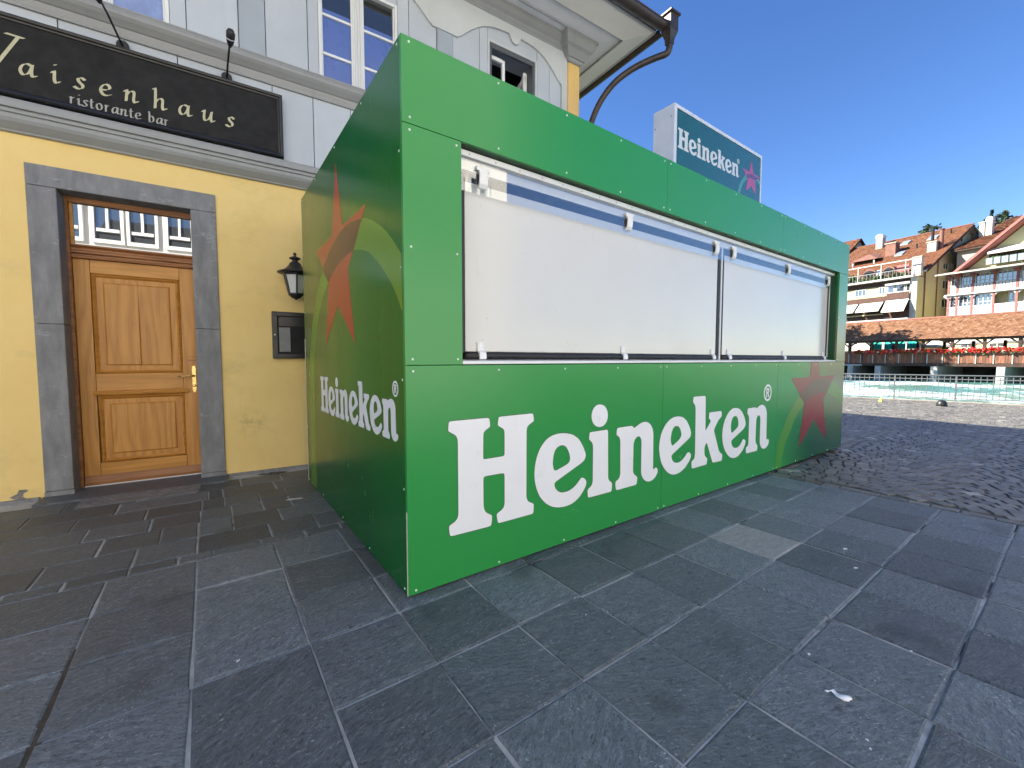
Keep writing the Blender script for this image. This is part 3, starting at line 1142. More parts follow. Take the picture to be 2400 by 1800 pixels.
# ---- printed graphics: lettering, star, arc
GLYPH = {"H":[[239,878,476,877,485,871,490,831,485,823,454,807,444,792,442,652,450,647,579,647,588,653,588,789,580,806,543,826,541,834,546,872,555,877,788,878,798,873,804,836,799,828,763,811,748,792,747,371,760,345,801,325,805,316,801,269,794,262,552,262,540,265,532,311,535,321,575,338,588,361,588,539,580,549,453,551,443,544,444,374,458,343,496,322,501,310,496,264,486,258,242,262,232,269,228,317,234,323,271,338,285,361,285,773,275,800,230,825,228,833,232,872]],"e1":[[1057,732,1129,715,1186,678,1226,622,1249,574,1251,558,1241,533,1210,515,978,427,970,413,979,387,999,365,1028,350,1057,346,1095,347,1133,359,1167,378,1198,405,1211,416,1229,414,1252,396,1260,375,1252,350,1221,311,1177,277,1126,256,1066,250,1004,257,951,273,900,305,857,350,831,397,814,450,808,504,815,567,830,615,856,662,894,701,936,723,992,734],[1041,656,1066,646,1088,620,1102,587,1108,562,1101,537,1080,525,986,499,970,503,962,518,956,552,961,594,973,629,997,649,1021,656]],"dot":[[1390,895,1425,886,1453,858,1466,822,1461,785,1441,756,1411,741,1377,739,1344,749,1317,772,1303,803,1302,835,1316,868,1345,890,1368,895]],"i":[[1293,713,1459,714,1468,707,1475,372,1483,352,1512,332,1518,322,1515,274,1506,266,1283,267,1275,273,1271,319,1279,329,1308,342,1321,366,1320,619,1310,643,1284,662,1280,671,1285,709]],"n1":[[1575,716,1727,716,1739,711,1751,694,1789,710,1836,728,1880,733,1917,726,1951,705,1977,672,1988,632,1992,346,2008,354,2025,361,2042,356,2056,331,2044,306,2015,279,1973,263,1927,265,1889,282,1860,310,1845,346,1844,591,1835,615,1819,628,1799,630,1776,621,1757,601,1750,572,1748,372,1760,350,1792,330,1802,318,1795,276,1786,266,1571,265,1558,273,1553,323,1562,333,1591,343,1607,370,1601,624,1591,647,1562,663,1558,674,1564,710]],"e2":[[2322,739,2385,727,2440,693,2482,644,2507,596,2510,567,2496,546,2447,523,2240,432,2232,420,2242,391,2266,368,2299,356,2342,354,2385,365,2423,388,2457,417,2477,423,2502,414,2520,389,2509,362,2471,324,2423,292,2365,270,2303,261,2251,266,2195,289,2144,329,2102,381,2079,435,2065,496,2068,548,2082,600,2111,650,2154,694,2207,724,2261,738],[2294,663,2326,655,2350,632,2366,599,2369,580,2358,559,2335,542,2252,506,2238,507,2223,530,2217,563,2225,606,2242,642,2266,660]],"k":[[2547,887,2709,887,2726,880,2734,573,2820,651,2816,667,2794,678,2788,684,2794,731,2801,735,2993,734,3006,724,3008,690,2996,679,2945,650,2875,571,2972,374,2991,353,3028,333,3038,319,3031,279,3025,271,2885,274,2867,281,2769,463,2757,470,2728,438,2729,370,2747,346,2769,334,2778,327,2772,280,2765,274,2544,272,2533,278,2528,327,2536,338,2571,353,2580,390,2572,793,2560,817,2532,839,2529,844,2534,881]],"e3":[[3263,744,3328,733,3389,696,3440,640,3466,585,3465,562,3440,535,3388,511,3205,443,3193,432,3201,402,3228,373,3267,359,3319,357,3364,373,3401,405,3420,425,3440,426,3468,413,3476,393,3465,364,3427,322,3369,287,3312,266,3247,264,3183,280,3125,317,3073,371,3040,434,3026,501,3032,565,3053,625,3092,678,3145,720,3206,743],[3261,667,3294,658,3315,628,3324,588,3319,563,3294,546,3213,512,3194,513,3183,534,3178,576,3184,620,3205,653,3232,667]],"n2":[[3509,722,3670,723,3689,707,3742,732,3800,742,3853,731,3897,697,3919,647,3928,361,3958,372,3982,359,3991,340,3971,303,3926,280,3865,274,3819,294,3789,332,3780,371,3778,602,3764,628,3742,638,3713,632,3690,603,3686,556,3685,372,3704,349,3727,329,3733,318,3728,281,3717,275,3505,276,3493,281,3487,328,3498,340,3534,352,3538,389,3536,629,3520,657,3499,668,3495,679,3502,718]]}


def glyph(name):
    return [[(l[i] / 1000., l[i + 1] / 1000.) for i in range(0, len(l), 2)] for l in GLYPH[name]]


def word(parent, fn, z_in, mat, rim=None, order=('H', 'e1', 'i', 'dot', 'n1', 'e2', 'k', 'e3', 'n2')):
    """fn(u, z, depth) -> 3D point"""
    for k in order:
        loops = [smooth_loop(smooth_loop(l, .25, .012), .25, .006) for l in glyph(k)]
        m = MB()
        m.solid(loops, lambda p: fn(p[0], p[1], z_in + .0012), lambda p: fn(p[0], p[1], 0.0002))
        o = m.obj('letter', mat, parent)
        if rim:
            # thin darker keyline around the printed letter
            def grow(l, d, sgn):
                out = []
                n = len(l)
                A = sum(l[i][0] * l[(i + 1) % n][1] - l[(i + 1) % n][0] * l[i][1] for i in range(n))
                s_ = d * sgn * (1 if A > 0 else -1)
                for i in range(n):
                    a, b_, c = l[i - 1], l[i], l[(i + 1) % n]
                    tx, ty = c[0] - a[0], c[1] - a[1]
                    Lh = sqrt(tx * tx + ty * ty) or 1e-9
                    out.append((b_[0] + ty / Lh * s_, b_[1] - tx / Lh * s_))
                return out
            gl = [grow(l, .0045, 1 if i == 0 else -1) for i, l in enumerate(loops)]
            MB().sheet(gl, lambda p: fn(p[0], p[1], z_in + .0004)).obj('keyline', rim, o, fix=False)
    # registered mark
    cx, cz, R = 3.925, .857, .088
    n = 36
    ring = [[(cx + r * cos(2 * pi * i / n), cz + r * sin(2 * pi * i / n)) for i in range(n)] for r in (R, R * .76)]
    MB().solid(ring, lambda p: fn(p[0], p[1], z_in + .0012), lambda p: fn(p[0], p[1], .0002)).obj('registered_ring', mat, parent)
    a = .044
    rp = [(-.75, -1.1), (-.75, 1.1), (.25, 1.1), (.62, .95), (.78, .55), (.62, .15), (.35, -.02), (.85, -1.1), (.38, -1.1), (-.05, -.12), (-.32, -.12), (-.32, -1.1)]
    hole = [(-.32, .25), (.15, .25), (.32, .38), (.34, .6), (.15, .74), (-.32, .74)]
    MB().solid([[(cx + p[0] * a, cz + p[1] * a) for p in rp], [(cx + p[0] * a, cz + p[1] * a) for p in hole]],
               lambda p: fn(p[0], p[1], z_in + .0012), lambda p: fn(p[0], p[1], .0002)).obj('registered_letter', mat, parent)


word(K, lambda u, z, d: (u, -d, z), 0, 'letter_white', 'letter_rim')
word(K, lambda u, z, d: (-d, 1.890 - (u - .228) * .4738, .770 + (z - .266) * .474), 0, 'letter_white', 'letter_rim')


def star_pts(cx, cz, R, r=.382, a0=90):
    return [(cx + (R if i % 2 == 0 else R * r) * cos(radians(a0 + 36 * i)), cz + (R if i % 2 == 0 else R * r) * sin(radians(a0 + 36 * i))) for i in range(10)]


def clip_half(pts, axis, lim, keep_less=True):
    out = []
    n = len(pts)
    ins = lambda p: (p[axis] <= lim) if keep_less else (p[axis] >= lim)
    for i in range(n):
        a, b_ = pts[i], pts[(i + 1) % n]
        if ins(a):
            out.append(a)
        if ins(a) != ins(b_):
            t = (lim - a[axis]) / (b_[axis] - a[axis])
            out.append((a[0] + (b_[0] - a[0]) * t, a[1] + (b_[1] - a[1]) * t))
    return out


def mmp(l):
    return [(a / 1000., b_ / 1000.) for a, b_ in l]


# front graphic
fs = mmp([(5054, 1168), (5025, 994), (4493, 993), (4892, 690), (4770, 172), (5192, 470), (5645, 176), (5482, 700), (5850, 997), (5322, 998), (5290, 1168)])
fo = mmp(catmull([(4168, 12), (4207, 245), (4285, 395), (4455, 580), (4750, 791), (5076, 930), (5488, 967), (5821, 916), (6185, 780)], 5))
fi = mmp(catmull([(4312, 12), (4373, 224), (4530, 406), (4653, 539), (4886, 674), (5138, 763), (5388, 795), (5608, 780), (5900, 705), (6185, 595)], 5))
fn = lambda d: (lambda p: (p[0], -d, p[1]))
MB().solid([fo + fi[::-1]], fn(.0006), fn(.0001)).obj('printed_arc', 'ink_band_front', K)
MB().solid([fs], fn(.0012), fn(.0001)).obj('printed_star', 'ink_star_front', K)
xo = mmp(catmull([(4735, 783), (4910, 868), (5076, 930), (5290, 960), (5488, 967), (5745, 935)], 4))
xi = mmp(catmull([(5598, 781), (5388, 795), (5138, 763), (4915, 684)], 4))
MB().solid([xo + [(5.800, .958)][:0] + xi], fn(.0017), fn(.0001)).obj('printed_overlap', 'ink_cross_front', K)
# side graphic
ss = mmp([(1228, 2581), (1081, 2112), (562, 2106), (967, 1800), (840, 1303), (1246, 1590), (1661, 1313), (1510, 1800), (1912, 2103), (1384, 2110)])
so = mmp(catmull([(2395, 12), (2375, 600), (2349, 1049), (2305, 1213), (2206, 1446), (2045, 1651), (1876, 1806), (1704, 1912), (1525, 1994), (1308, 2052), (1099, 2084), (887, 2081), (650, 2045), (489, 1995), (345, 1931), (215, 1857), (96, 1769), (30, 1712)], 4))
si = mmp(catmull([(2165, 12), (2150, 600), (2122, 1049), (2102, 1212), (2028, 1383), (1880, 1574), (1729, 1690), (1526, 1790), (1328, 1849), (1117, 1887), (902, 1896), (738, 1879), (568, 1835), (416, 1764), (262, 1663), (123, 1548), (30, 1436)], 4))
fx = lambda d: (lambda p: (-d, p[0], p[1]))
MB().solid([so + si[::-1]], fx(.0006), fx(.0001)).obj('printed_arc', 'ink_band_side', K)
MB().solid([ss], fx(.0012), fx(.0001)).obj('printed_star', 'ink_star_side', K)
xo = mmp(catmull([(1704, 1925), (1525, 1994), (1308, 2052), (1099, 2084), (887, 2081), (650, 2045)], 4))
xi = mmp(catmull([(838, 1892), (902, 1896), (1117, 1887), (1328, 1849), (1522, 1792)], 4))
MB().solid([xo + xi], fx(.0017), fx(.0001)).obj('printed_overlap', 'ink_cross_side', K)

# ---------------------------------------------------------------- light box on the kiosk roof
ys = .40
B = WORLD.thing('roof_sign', 'silver framed illuminated box sign with teal face standing on the kiosk roof', 'sign', (3.63, .51, 2.70))
x0, x1, zt = 2.774, 4.52, 3.557
MB().box(x0, x1, ys + .006, ys + .222, 2.702, zt).obj('housing', 'alu_frame', B, bevel=.003)
fr = MB()
w = .043
fr.box(x0, x0 + w, ys - .004, ys + .0055, 2.703, zt)
fr.box(x1 - w * .6, x1, ys - .004, ys + .0055, 2.703, zt)
fr.box(x0 + w, x1 - w * .6, ys - .004, ys + .0055, zt - w * .75, zt)
fr.box(x0 + w, x1 - w * .6, ys - .004, ys + .0055, 2.703, 2.703 + w * .7)
fr.obj('frame', 'alu_frame', B)
MB().box(x0 + w, x1 - w * .6, ys + .001, ys + .0055, 2.703 + w * .7, zt - w * .75).obj('face', 'sign_green', B)
SF = ys + .001
word(B, lambda u, z, d: (2.845 + (u - .228) * .3065, SF - d, 3.180 + (z - .266) * .295), 0, 'letter_sign')
so_ = [(p[0] * .001, p[1] * .001) for p in [(4277, 3448), (4330, 3312), (4487, 3308), (4371, 3235), (4410, 3090), (4284, 3165), (4165, 3085), (4200, 3225), (4076, 3312), (4232, 3307)]]
ao = mmp(catmull([(3950, 2905), (3982, 3028), (4035, 3144), (4142, 3249), (4274, 3299), (4400, 3296), (4492, 3270)], 4))
ai = mmp(catmull([(4008, 2905), (4042, 3034), (4088, 3132), (4180, 3215), (4278, 3249), (4400, 3246), (4492, 3220)], 4))
fb = lambda d: (lambda p: (p[0], SF - d, p[1]))
MB().solid([ao + ai[::-1]], fb(.0008), fb(.0001)).obj('printed_arc', 'ink_band_sign', B)
MB().solid([so_], fb(.0014), fb(.0001)).obj('printed_star', 'ink_star_sign', B)
xo = mmp(catmull([(4165, 3262), (4274, 3299), (4400, 3296), (4470, 3300)], 4))
xi = mmp(catmull([(4388, 3246), (4278, 3249), (4203, 3228)], 4))
MB().solid([xo + xi], fb(.002), fb(.0001)).obj('printed_overlap', 'ink_cross_sign', B)
for (y, z) in ((.43, 3.45), (.43, 3.05), (.60, 3.40)):
    MB().lathe([(.006, 0), (.005, -.002)], (x0, y, z), 6, 'x').obj('screw', 'dark_void', B)

# ================================================================ restaurant building (local: x along front, y into the house)
R = BLD.thing('restaurant_building', 'old yellow and grey panelled corner house with deep eaves behind the kiosk', 'building', (0, 0, 0))
XL, XR = -9.0, 4.10
DX0, DX1 = -1.945, -.655          # outer door surround
b = MB()
b.box(XL, DX0 + .02, 0, .5, -.1, 3.10)
b.box(DX1 - .02, 3.86, 0, .5, -.1, 3.10)
b.box(DX0 + .02, DX1 - .02, 0, .5, 2.80, 3.10)
wall = b.obj('ground_floor_wall', 'yellow_plaster', R)
# end and back walls
MB().box(3.62, 4.08, .06, 7.5, -.1, 6.0).obj('end_wall', 'yellow_plaster', R)
MB().box(XL, 3.6, 7.1, 7.5, -.1, 6.0).obj('back_wall', 'yellow_plaster', R)
# patch of lost render and a stone base strip
b = MB()
b.prism([(-2.155, .045), (-2.11, .07), (-2.10, .10), (-2.06, .10), (-2.045, .085), (-2.075, .07), (-2.08, .04), (-2.055, .015), (-2.12, .02)], 'y', -.003, .001)
b.obj('bare_patch', 'exposed_render', R)
b = MB()
for a, c in ((XL, -2.6), (-2.6, -1.97), (-.635, -.2), (-.2, .4), (.4, 3.86)):
    b.box(a, c - .006, -.028, -.001, -.1, .022)
b.obj('base_strip', 'surround_stone', R, bevel=.004)

# stone door surround
def stone(x0, x1, z0, z1, y0=-.018, y1=.24):
    return MB().box(x0, x1, y0, y1, z0 + .0012, z1 - .0012).obj('surround_stone', 'surround_stone', R, bevel=.006)


IX0, IX1, IZ = -1.765, -.857, 2.653
stone(DX0, DX1, IZ, 2.83)
for (a, c) in ((DX0, IX0), (IX1, DX1)):
    stone(a, c, .06, 1.505)
    stone(a, c, 1.505, IZ)
    stone(a - .004, c + .004, -.05, .06, -.022)
MB().box(-1.96, -.635, -.26, .26, -.05, .018).obj('step_stone', 'slate', R, bevel=.008)

# oak door with transom
D = bpy.data.objects.new('door', None)
COL.objects.link(D)
D.parent = R
OFF[D.name] = (0, 0, 0)
DY = .20
MB().box(IX0, -1.742, .16, .24, .02, IZ).box(-.880 + .02, IX1, .16, .24, .02, IZ).box(-1.742, -.860, .165, .24, 2.605, IZ).obj('door_frame', 'oak_dark', D, bevel=.003)
# leaf: stiles and rails
lf = MB().box(-1.740, -1.632, DY, DY + .05, .035, 2.115).obj('stile', 'oak_upright', D, bevel=.002)
MB().box(-.984, -.862, DY, DY + .05, .035, 2.115).obj('stile', 'oak_upright', D, bevel=.002)
MB().box(-1.630, -.986, DY + .0005, DY + .05, 1.995, 2.115).obj('rail', 'oak_lying', D, bevel=.002)
MB().box(-1.630, -.986, DY + .0005, DY + .05, .885, 1.068).obj('rail', 'oak_lying', D, bevel=.002)
MB().box(-1.630, -.986, DY + .0005, DY + .05, .035, .225).obj('rail', 'oak_lying', D, bevel=.002)


def raised_panel(x0, x1, z0, z1, split=None):
    # sunk bolection moulding, flat margin, raised field
    yy = DY + .016
    mo_ = MB()
    w = .035
    P = [(x0, z0), (x1, z0), (x1, z1), (x0, z1)]
    Q = [(x0 + w, z0 + w), (x1 - w, z0 + w), (x1 - w, z1 - w), (x0 + w, z1 - w)]
    H2 = [(x0 + w * .45, z0 + w * .45), (x1 - w * .45, z0 + w * .45), (x1 - w * .45, z1 - w * .45), (x0 + w * .45, z1 - w * .45)]
    for lev, (A, B_, ya, yb) in enumerate(((P, H2, DY + .012, DY - .004), (H2, Q, DY - .004, yy + .004))):
        for i in range(4):
            k = (i + 1) % 4
            mo_.add([(A[i][0], ya, A[i][1]), (A[k][0], ya, A[k][1]), (B_[k][0], yb, B_[k][1]), (B_[i][0], yb, B_[i][1])], [(0, 1, 2, 3)])
    mo_.obj('panel_moulding', 'oak_lying', D)
    m2 = .075
    xs_ = [x0, x1] if split is None else [x0, split, x1]
    for a, c in zip(xs_[:-1], xs_[1:]):
        f = MB()
        f.box(a + .0006, c - .0006, yy, yy + .03, z0, z1)
        f.obj('panel_board', 'oak_upright', D)
        fa = max(a, x0 + m2) + .0006
        fc = min(c, x1 - m2) - .0006
        f = MB()
        f.add([(fa, yy - .001, z0 + m2), (fc, yy - .001, z0 + m2), (fc, yy - .001, z1 - m2), (fa, yy - .001, z1 - m2),
               (fa + .012, yy - .011, z0 + m2 + .012), (fc - .012 * (split is None or c == x1), yy - .011, z0 + m2 + .012), (fc - .012 * (split is None or c == x1), yy - .011, z1 - m2 - .012), (fa + .012 * (split is None or a == x0), yy - .011, z1 - m2 - .012)],
              [(4, 5, 6, 7), (0, 1, 5, 4), (1, 2, 6, 5), (2, 3, 7, 6), (3, 0, 4, 7)])
        f.obj('raised_field', 'oak_upright', D)


raised_panel(-1.628, -.988, 1.070, 1.993, split=-1.305)
raised_panel(-1.622, -.98, .228, .860)
# drip cap over the lower panel and weather board
MB().prism([(DY + .01, .862), (DY - .022, .868), (DY - .03, .885), (DY - .018, .893), (DY - .022, .905), (DY + .01, .912)], 'x', -1.650, -.945).obj('drip_moulding', 'oak_lying', D, bevel=.002)
MB().prism([(DY, .03), (DY - .03, .03), (DY - .032, .055), (DY - .004, .115), (DY, .115)], 'x', -1.738, -.864).obj('weather_board', 'oak_dark', D)
# transom bar mouldings
MB().prism([(.23, 2.118), (.17, 2.118), (.165, 2.135), (.178, 2.14), (.178, 2.155), (.16, 2.165), (.16, 2.18), (.172, 2.19), (.172, 2.205), (.15, 2.225), (.15, 2.238), (.23, 2.238)], 'x', -1.742, -.860).obj('transom_bar', 'oak_dark', D, bevel=.002)
MB().box(-1.715, -.872, .195, .199, 2.242, 2.6).obj('transom_pane', 'transom_glass', D)
MB().box(-1.742, -1.716, .185, .24, 2.24, 2.605).obj('transom_stile', 'oak_lying', D, bevel=.003)
# furniture
MB().prism([(-.915, .90), (-.912, .872), (-.898, .862), (-.884, .872), (-.881, .90), (-.881, 1.105), (-.884, 1.132), (-.898, 1.142), (-.912, 1.132), (-.915, 1.105)], 'y', DY - .006, DY + .002).obj('lock_plate', 'brass', D, bevel=.002)
hd = MB()
hd.tube([(-.898, DY, 1.035), (-.898, DY - .05, 1.035)], .010, 10)
hd.tube([(-.893, DY - .048, 1.035), (-.93, DY - .05, 1.036), (-.98, DY - .05, 1.035), (-1.02, DY - .046, 1.030)], [.010, .009, .008, .006], 10)
hd.obj('door_handle', 'brass', D, smooth=True)
MB().lathe([(.013, 0), (.013, -.012), (.006, -.014)], (-.898, DY - .006, .935), 12, 'y').obj('lock_cylinder', 'brass', D, smooth=True)
MB().box(-.95, -.864, DY - .0015, DY + .001, 1.185, 1.20).box(-.95, -.864, DY - .0015, DY + .001, 1.228, 1.231).obj('letter_slot', 'oak_dark', D)
MB().box(-1.74, -.862, DY - .03, .24, .0185, .028).obj('threshold', 'alu_frame', D)

# ---- cornice between the floors (with two dark reeds)
def moulding(name, prof, mat, x0=XL, x1=XR + .02):
    return MB().profile(prof, x0, x1).obj(name, mat, R, bevel=.0)


moulding('cornice', [(.0, 3.045), (-.03, 3.05), (-.035, 3.062), (-.05, 3.075), (-.085, 3.11), (-.098, 3.135), (-.098, 3.155), (-.088, 3.158), (-.088, 3.172), (-.104, 3.176), (-.104, 3.192), (-.092, 3.196), (-.092, 3.208), (-.115, 3.213), (-.118, 3.26), (-.112, 3.275), (-.05, 3.292), (.0, 3.292)], 'grey_moulding')
moulding('cornice_shelf', [(-.001, 3.2925), (-.06, 3.2925), (-.064, 3.300), (-.001, 3.312)], 'light_moulding')
# upper wall core with an opening for the open window
b = MB()
b.box(XL, 2.45, .075, .45, 3.05, 6.05)
b.box(3.32, 3.80, .075, .45, 3.05, 6.05)
b.box(2.45, 3.32, .075, .45, 3.05, 4.33)
b.box(2.45, 3.32, .075, .45, 5.60, 6.05)
b.obj('upper_wall', 'wall_paint', R)
b = MB()
b.add([(2.3, .45, 4.2), (3.5, .45, 4.2), (3.5, 2.2, 4.2), (2.3, 2.2, 4.2), (2.3, .45, 5.8), (3.5, .45, 5.8), (3.5, 2.2, 5.8), (2.3, 2.2, 5.8)],
      [(0, 1, 2, 3), (4, 5, 6, 7), (1, 2, 6, 5), (2, 3, 7, 6), (3, 0, 4, 7)])
b.obj('room', 'room_dark', R, fix=False)


def board(x0, x1, z0, z1, name='wall_board', mat='wall_paint', y0=0., y1=.08):
    return MB().box(x0 + .0032, x1 - .0032, y0, y1, z0, z1).obj(name, mat, R, bevel=.0035)


# lower band of wide boards
jx = [-9.0, -7.4, -6.2, -5.0, -4.1, -3.28, -2.49, -1.70, -.906, -.128, .262, .652, 1.05, 1.45, 1.85, 2.3, 2.75, 3.2, 3.6, 3.86]
for a, c in zip(jx[:-1], jx[1:]):
    board(a, c, 3.29, 4.075)
# string course under the windows
moulding('sill_moulding', [(.0, 4.058), (-.022, 4.06), (-.026, 4.085), (-.02, 4.09), (-.03, 4.12), (-.034, 4.135), (-.028, 4.138), (-.04, 4.145), (-.058, 4.165), (-.078, 4.185), (-.096, 4.21), (-.10, 4.235), (-.094, 4.255), (-.084, 4.262), (-.084, 4.268), (-.088, 4.272), (-.088, 4.284), (-.02, 4.312), (.0, 4.312)], 'roll_moulding')
# upper boards, pilasters
up = [(-4.6, -4.2), (-4.2, -3.75), (-2.35, -2.28), (-2.28, -1.84), (-.952, -.826), (-.826, -.407), (-.173, .226), (.226, .335), (1.218, 1.36), (1.36, 1.722), (1.944, 2.341), (2.341, 2.469), (3.302, 3.53), (3.53, 3.755)]
for a, c in up:
    board(a, c, 4.31, 5.90)
board(-9, -4.6, 4.31, 5.9)
for a, c in ((-.407, -.173), (1.722, 1.944), (-2.585, -2.35)):
    board(a, c, 4.31, 5.43, 'pilaster', 'pilaster_paint', -.012, .08)
    MB().box(a + .008, a + .026, -.0185, -.0125, 4.312, 5.42).obj('pilaster_bead', 'pilaster_paint', R)
board(-3.75, -2.585, 4.31, 5.9)
for a, c in ((-1.84, -.952), (.335, 1.218), (2.469, 3.302)):
    board(a, c, 5.575 if a > 2 else 5.44, 5.90, 'head_board', 'wall_paint', .004)


def scallop(cx):
    """frieze contour around a window axis, left half then mirrored; returned left to right"""
    half = [(0, 5.641), (.052, 5.665), (.078, 5.715), (.093, 5.742), (.10, 5.752), (.30, 5.735), (.45, 5.688), (.57, 5.615), (.68, 5.52), (.76, 5.44), (.80, 5.405), (.818, 5.40), (.82, 5.385)]
    half = [half[0]] + catmull(half[1:4], 3) + catmull(half[4:10], 4) + half[10:]
    return half


def frieze():
    con = []
    for cx in (-1.40, .764, 2.908):
        h_ = scallop(cx)
        for dx, z in reversed(h_):
            con.append((cx - dx * (1.09 if cx < 2 else 1.086), z))
        for dx, z in h_[1:]:
            con.append((cx + dx * (1.086 if cx < 2 else 1.0), z))
    pts = [(XL, 5.875), (XL, 5.385)] + con + [(3.755, 5.385), (3.755, 4.32), (3.857, 4.32), (3.857, 5.875)]
    return pts


fp = frieze()
m = MB()
m.solid([fp], lambda p: (p[0], -.026, p[1]), lambda p: (p[0], -.0005, p[1]))
m.obj('frieze_board', 'frieze_paint', R, bevel=.004)
# mouldings under the soffit
moulding('eave_moulding', [(.0, 5.872), (-.03, 5.874), (-.034, 5.90), (-.028, 5.905), (-.045, 5.93), (-.052, 5.955), (-.046, 5.96), (-.075, 5.99), (-.105, 6.035), (-.11, 6.075), (.0, 6.075)], 'grey_moulding', XL, 3.84)
# yellow corner post with stepped capital
MB().box(3.862, 4.098, -.05, .20, -.05, 5.76).obj('corner_post', 'yellow_paint', R, bevel=.03)
cap = [(0.0, 5.755, .0), (.02, 5.775, 0), (.03, 5.80, 0), (.05, 5.805, 0), (.075, 5.845, 0), (.10, 5.88, 0), (.10, 5.905, 0), (.135, 5.93, 0), (.16, 5.975, 0), (.175, 6.02, 0), (.175, 6.078, 0)]
m = MB()
for e, z, _ in cap:
    m.v += [(3.862 - e, -.052 - e, z), (4.098 + e, -.052 - e, z), (4.098 + e, .20 + e, z), (3.862 - e, .20 + e, z)]
for i in range(len(cap) - 1):
    for j in range(4):
        a, c = i * 4 + j, i * 4 + (j + 1) % 4
        m.f.append((a, c, c + 4, a + 4))
m.f += [(3, 2, 1, 0), tuple(len(m.v) - 4 + j for j in range(4))]
m.obj('capital', 'grey_moulding', R)

# ---- windows
def window(x0, x1, z0, z1, opened=False):
    W = bpy.data.objects.new('window', None)
    COL.objects.link(W)
    W.parent = R
    OFF[W.name] = (0, 0, 0)
    f = MB()
    w = .032
    f.box(x0, x0 + w, .0, .07, z0, z1)
    f.box(x1 - w, x1, .0, .07, z0, z1)
    f.box(x0 + w, x1 - w, .0, .07, z1 - w, z1)
    f.obj('window_frame', 'white_frame' if not opened else 'frieze_paint', W, bevel=.004)
    if opened:
        f = MB()
        f.box(x0 + w, x1 - w, .01, .05, z1 - w - .06, z1 - w - .001)
        f.box(x0 + w + .001, x0 + w + .04, .012, .05, z0, z1 - w - .062)
        f.box(x1 - w - .04, x1 - w - .001, .012, .05, z0, z1 - w - .062)
        f.obj('inner_frame', 'dark_frame', W, bevel=.006)
        # casement leaf swung into the room
        f = MB()
        hx, hy = x0 + .36, .12
        f.box(x0 + .06, x0 + .10, .10, .14, z0, z1 - .12)
        f.box(x0 + .30, x0 + .345, .11, .15, z0, z1 - .12)
        f.box(x0 + .10, x0 + .30, .10, .14, z1 - .17, z1 - .12)
        f.obj('casement', 'white_frame', W, bevel=.004)
        f = MB()
        f.prism([(.12, z0), (.12, z1 - .15), (.16, z1 - .15), (.16, z0)], 'x', x1 - .16, x1 - .10)
        f.prism([(.12, z1 - .2), (.60, z1 - .34), (.60, z1 - .42), (.12, z1 - .27)], 'x', x1 - .15, x1 - .11)
        f.obj('casement', 'white_frame', W, bevel=.004)
        return
    xm = (x0 + x1) / 2 - .02
    mw = .056
    g1 = (x0 + w, xm - mw, xm + mw, x1 - w)
    f = MB()
    prof = [(-.004, 0), (-.012, .012)]
    f.box(xm - mw, xm + mw, .012, .07, z0, z1 - w)
    for dx in (-.036, -.006, .024):
        f.box(xm + dx, xm + dx + .014, -.004, .0125, z0, z1 - w)
    f.obj('mullion', 'white_frame', W, bevel=.003)
    zb = [z0, 4.603, 5.018, z1 - w]
    for (a, c) in ((g1[0], g1[1]), (g1[2], g1[3])):
        st = MB()
        st.box(a, a + .016, .02, .07, z0, z1 - w)
        st.box(c - .016, c, .02, .07, z0, z1 - w)
        st.obj('sash', 'white_frame', W, bevel=.003)
        for zz in (4.603, 5.018):
            MB().box(a + .016, c - .016, .026, .062, zz - .014, zz + .014).obj('glazing_bar', 'white_frame', W, bevel=.004)
        for k in range(3):
            MB().box(a + .016, c - .016, .050, .053, zb[k] + (.014 if k else 0), zb[k + 1] - (.014 if k < 2 else 0)).obj('pane', 'window_glass' if k == 2 else ('blue_blind' if x0 > 0 else 'pale_curtain'), W)
        MB().box(a + .016, c - .016, .049, .0495, 5.035, 5.09).obj('blind_head', 'blue_blind', W)


window(.335, 1.218, 4.312, 5.44)
window(-1.84, -.952, 4.312, 5.44)
window(2.469, 3.302, 4.312, 5.575, True)

# ---- eaves: soffit boards mitred round the corner
EX, EY = 4.95, -.85                 # eave edge (end, front)


def soffit(o0, o1, z0, z1, name, mat):
    """strip of soffit between two overhang distances, front leg and end leg with a mitre"""
    t = .03
    pts = [(XL, -o0), (XL, -o1), (4.10 + o1, -o1), (4.10 + o1, 7.5), (4.10 + o0, 7.5), (4.10 + o0, -o0)]
    zz = lambda p: z0 if (p in (pts[0], pts[4], pts[5])) else z1
    m = MB()
    m.v = [(p[0], p[1], zz(p)) for p in pts] + [(p[0], p[1], zz(p) + t) for p in pts]
    m.f = [(0, 5, 2, 1), (5, 4, 3, 2), (6, 7, 8, 11), (11, 8, 9, 10), (1, 2, 8, 7), (2, 3, 9, 8), (0, 6, 11, 5), (5, 11, 10, 4), (0, 1, 7, 6), (3, 4, 10, 9)]
    m.obj(name, mat, R)


soffit(-.02, .215, 6.084, 6.094, 'soffit_board', 'soffit_paint')
soffit(.222, .478, 6.094, 6.106, 'soffit_board', 'soffit_paint')
soffit(.484, .80, 6.070, 6.125, 'soffit_edge_board', 'cream_paint')
for o in (.218, .481):
    m = MB()
    m.box(XL, 4.10 + o, -o - .009, -o + .009, 6.072, 6.088)
    m.box(4.10 + o - .009, 4.10 + o + .009, -o + .009, 7.5, 6.0721, 6.0881)
    m.obj('cover_strip', 'light_moulding', R)
m = MB()
m.box(XL, 4.915, -.826, -.802, 6.115, 6.235)
m.box(4.902, 4.926, -.8015, 7.5, 6.1145, 6.2345)
m.obj('fascia', 'light_moulding', R)

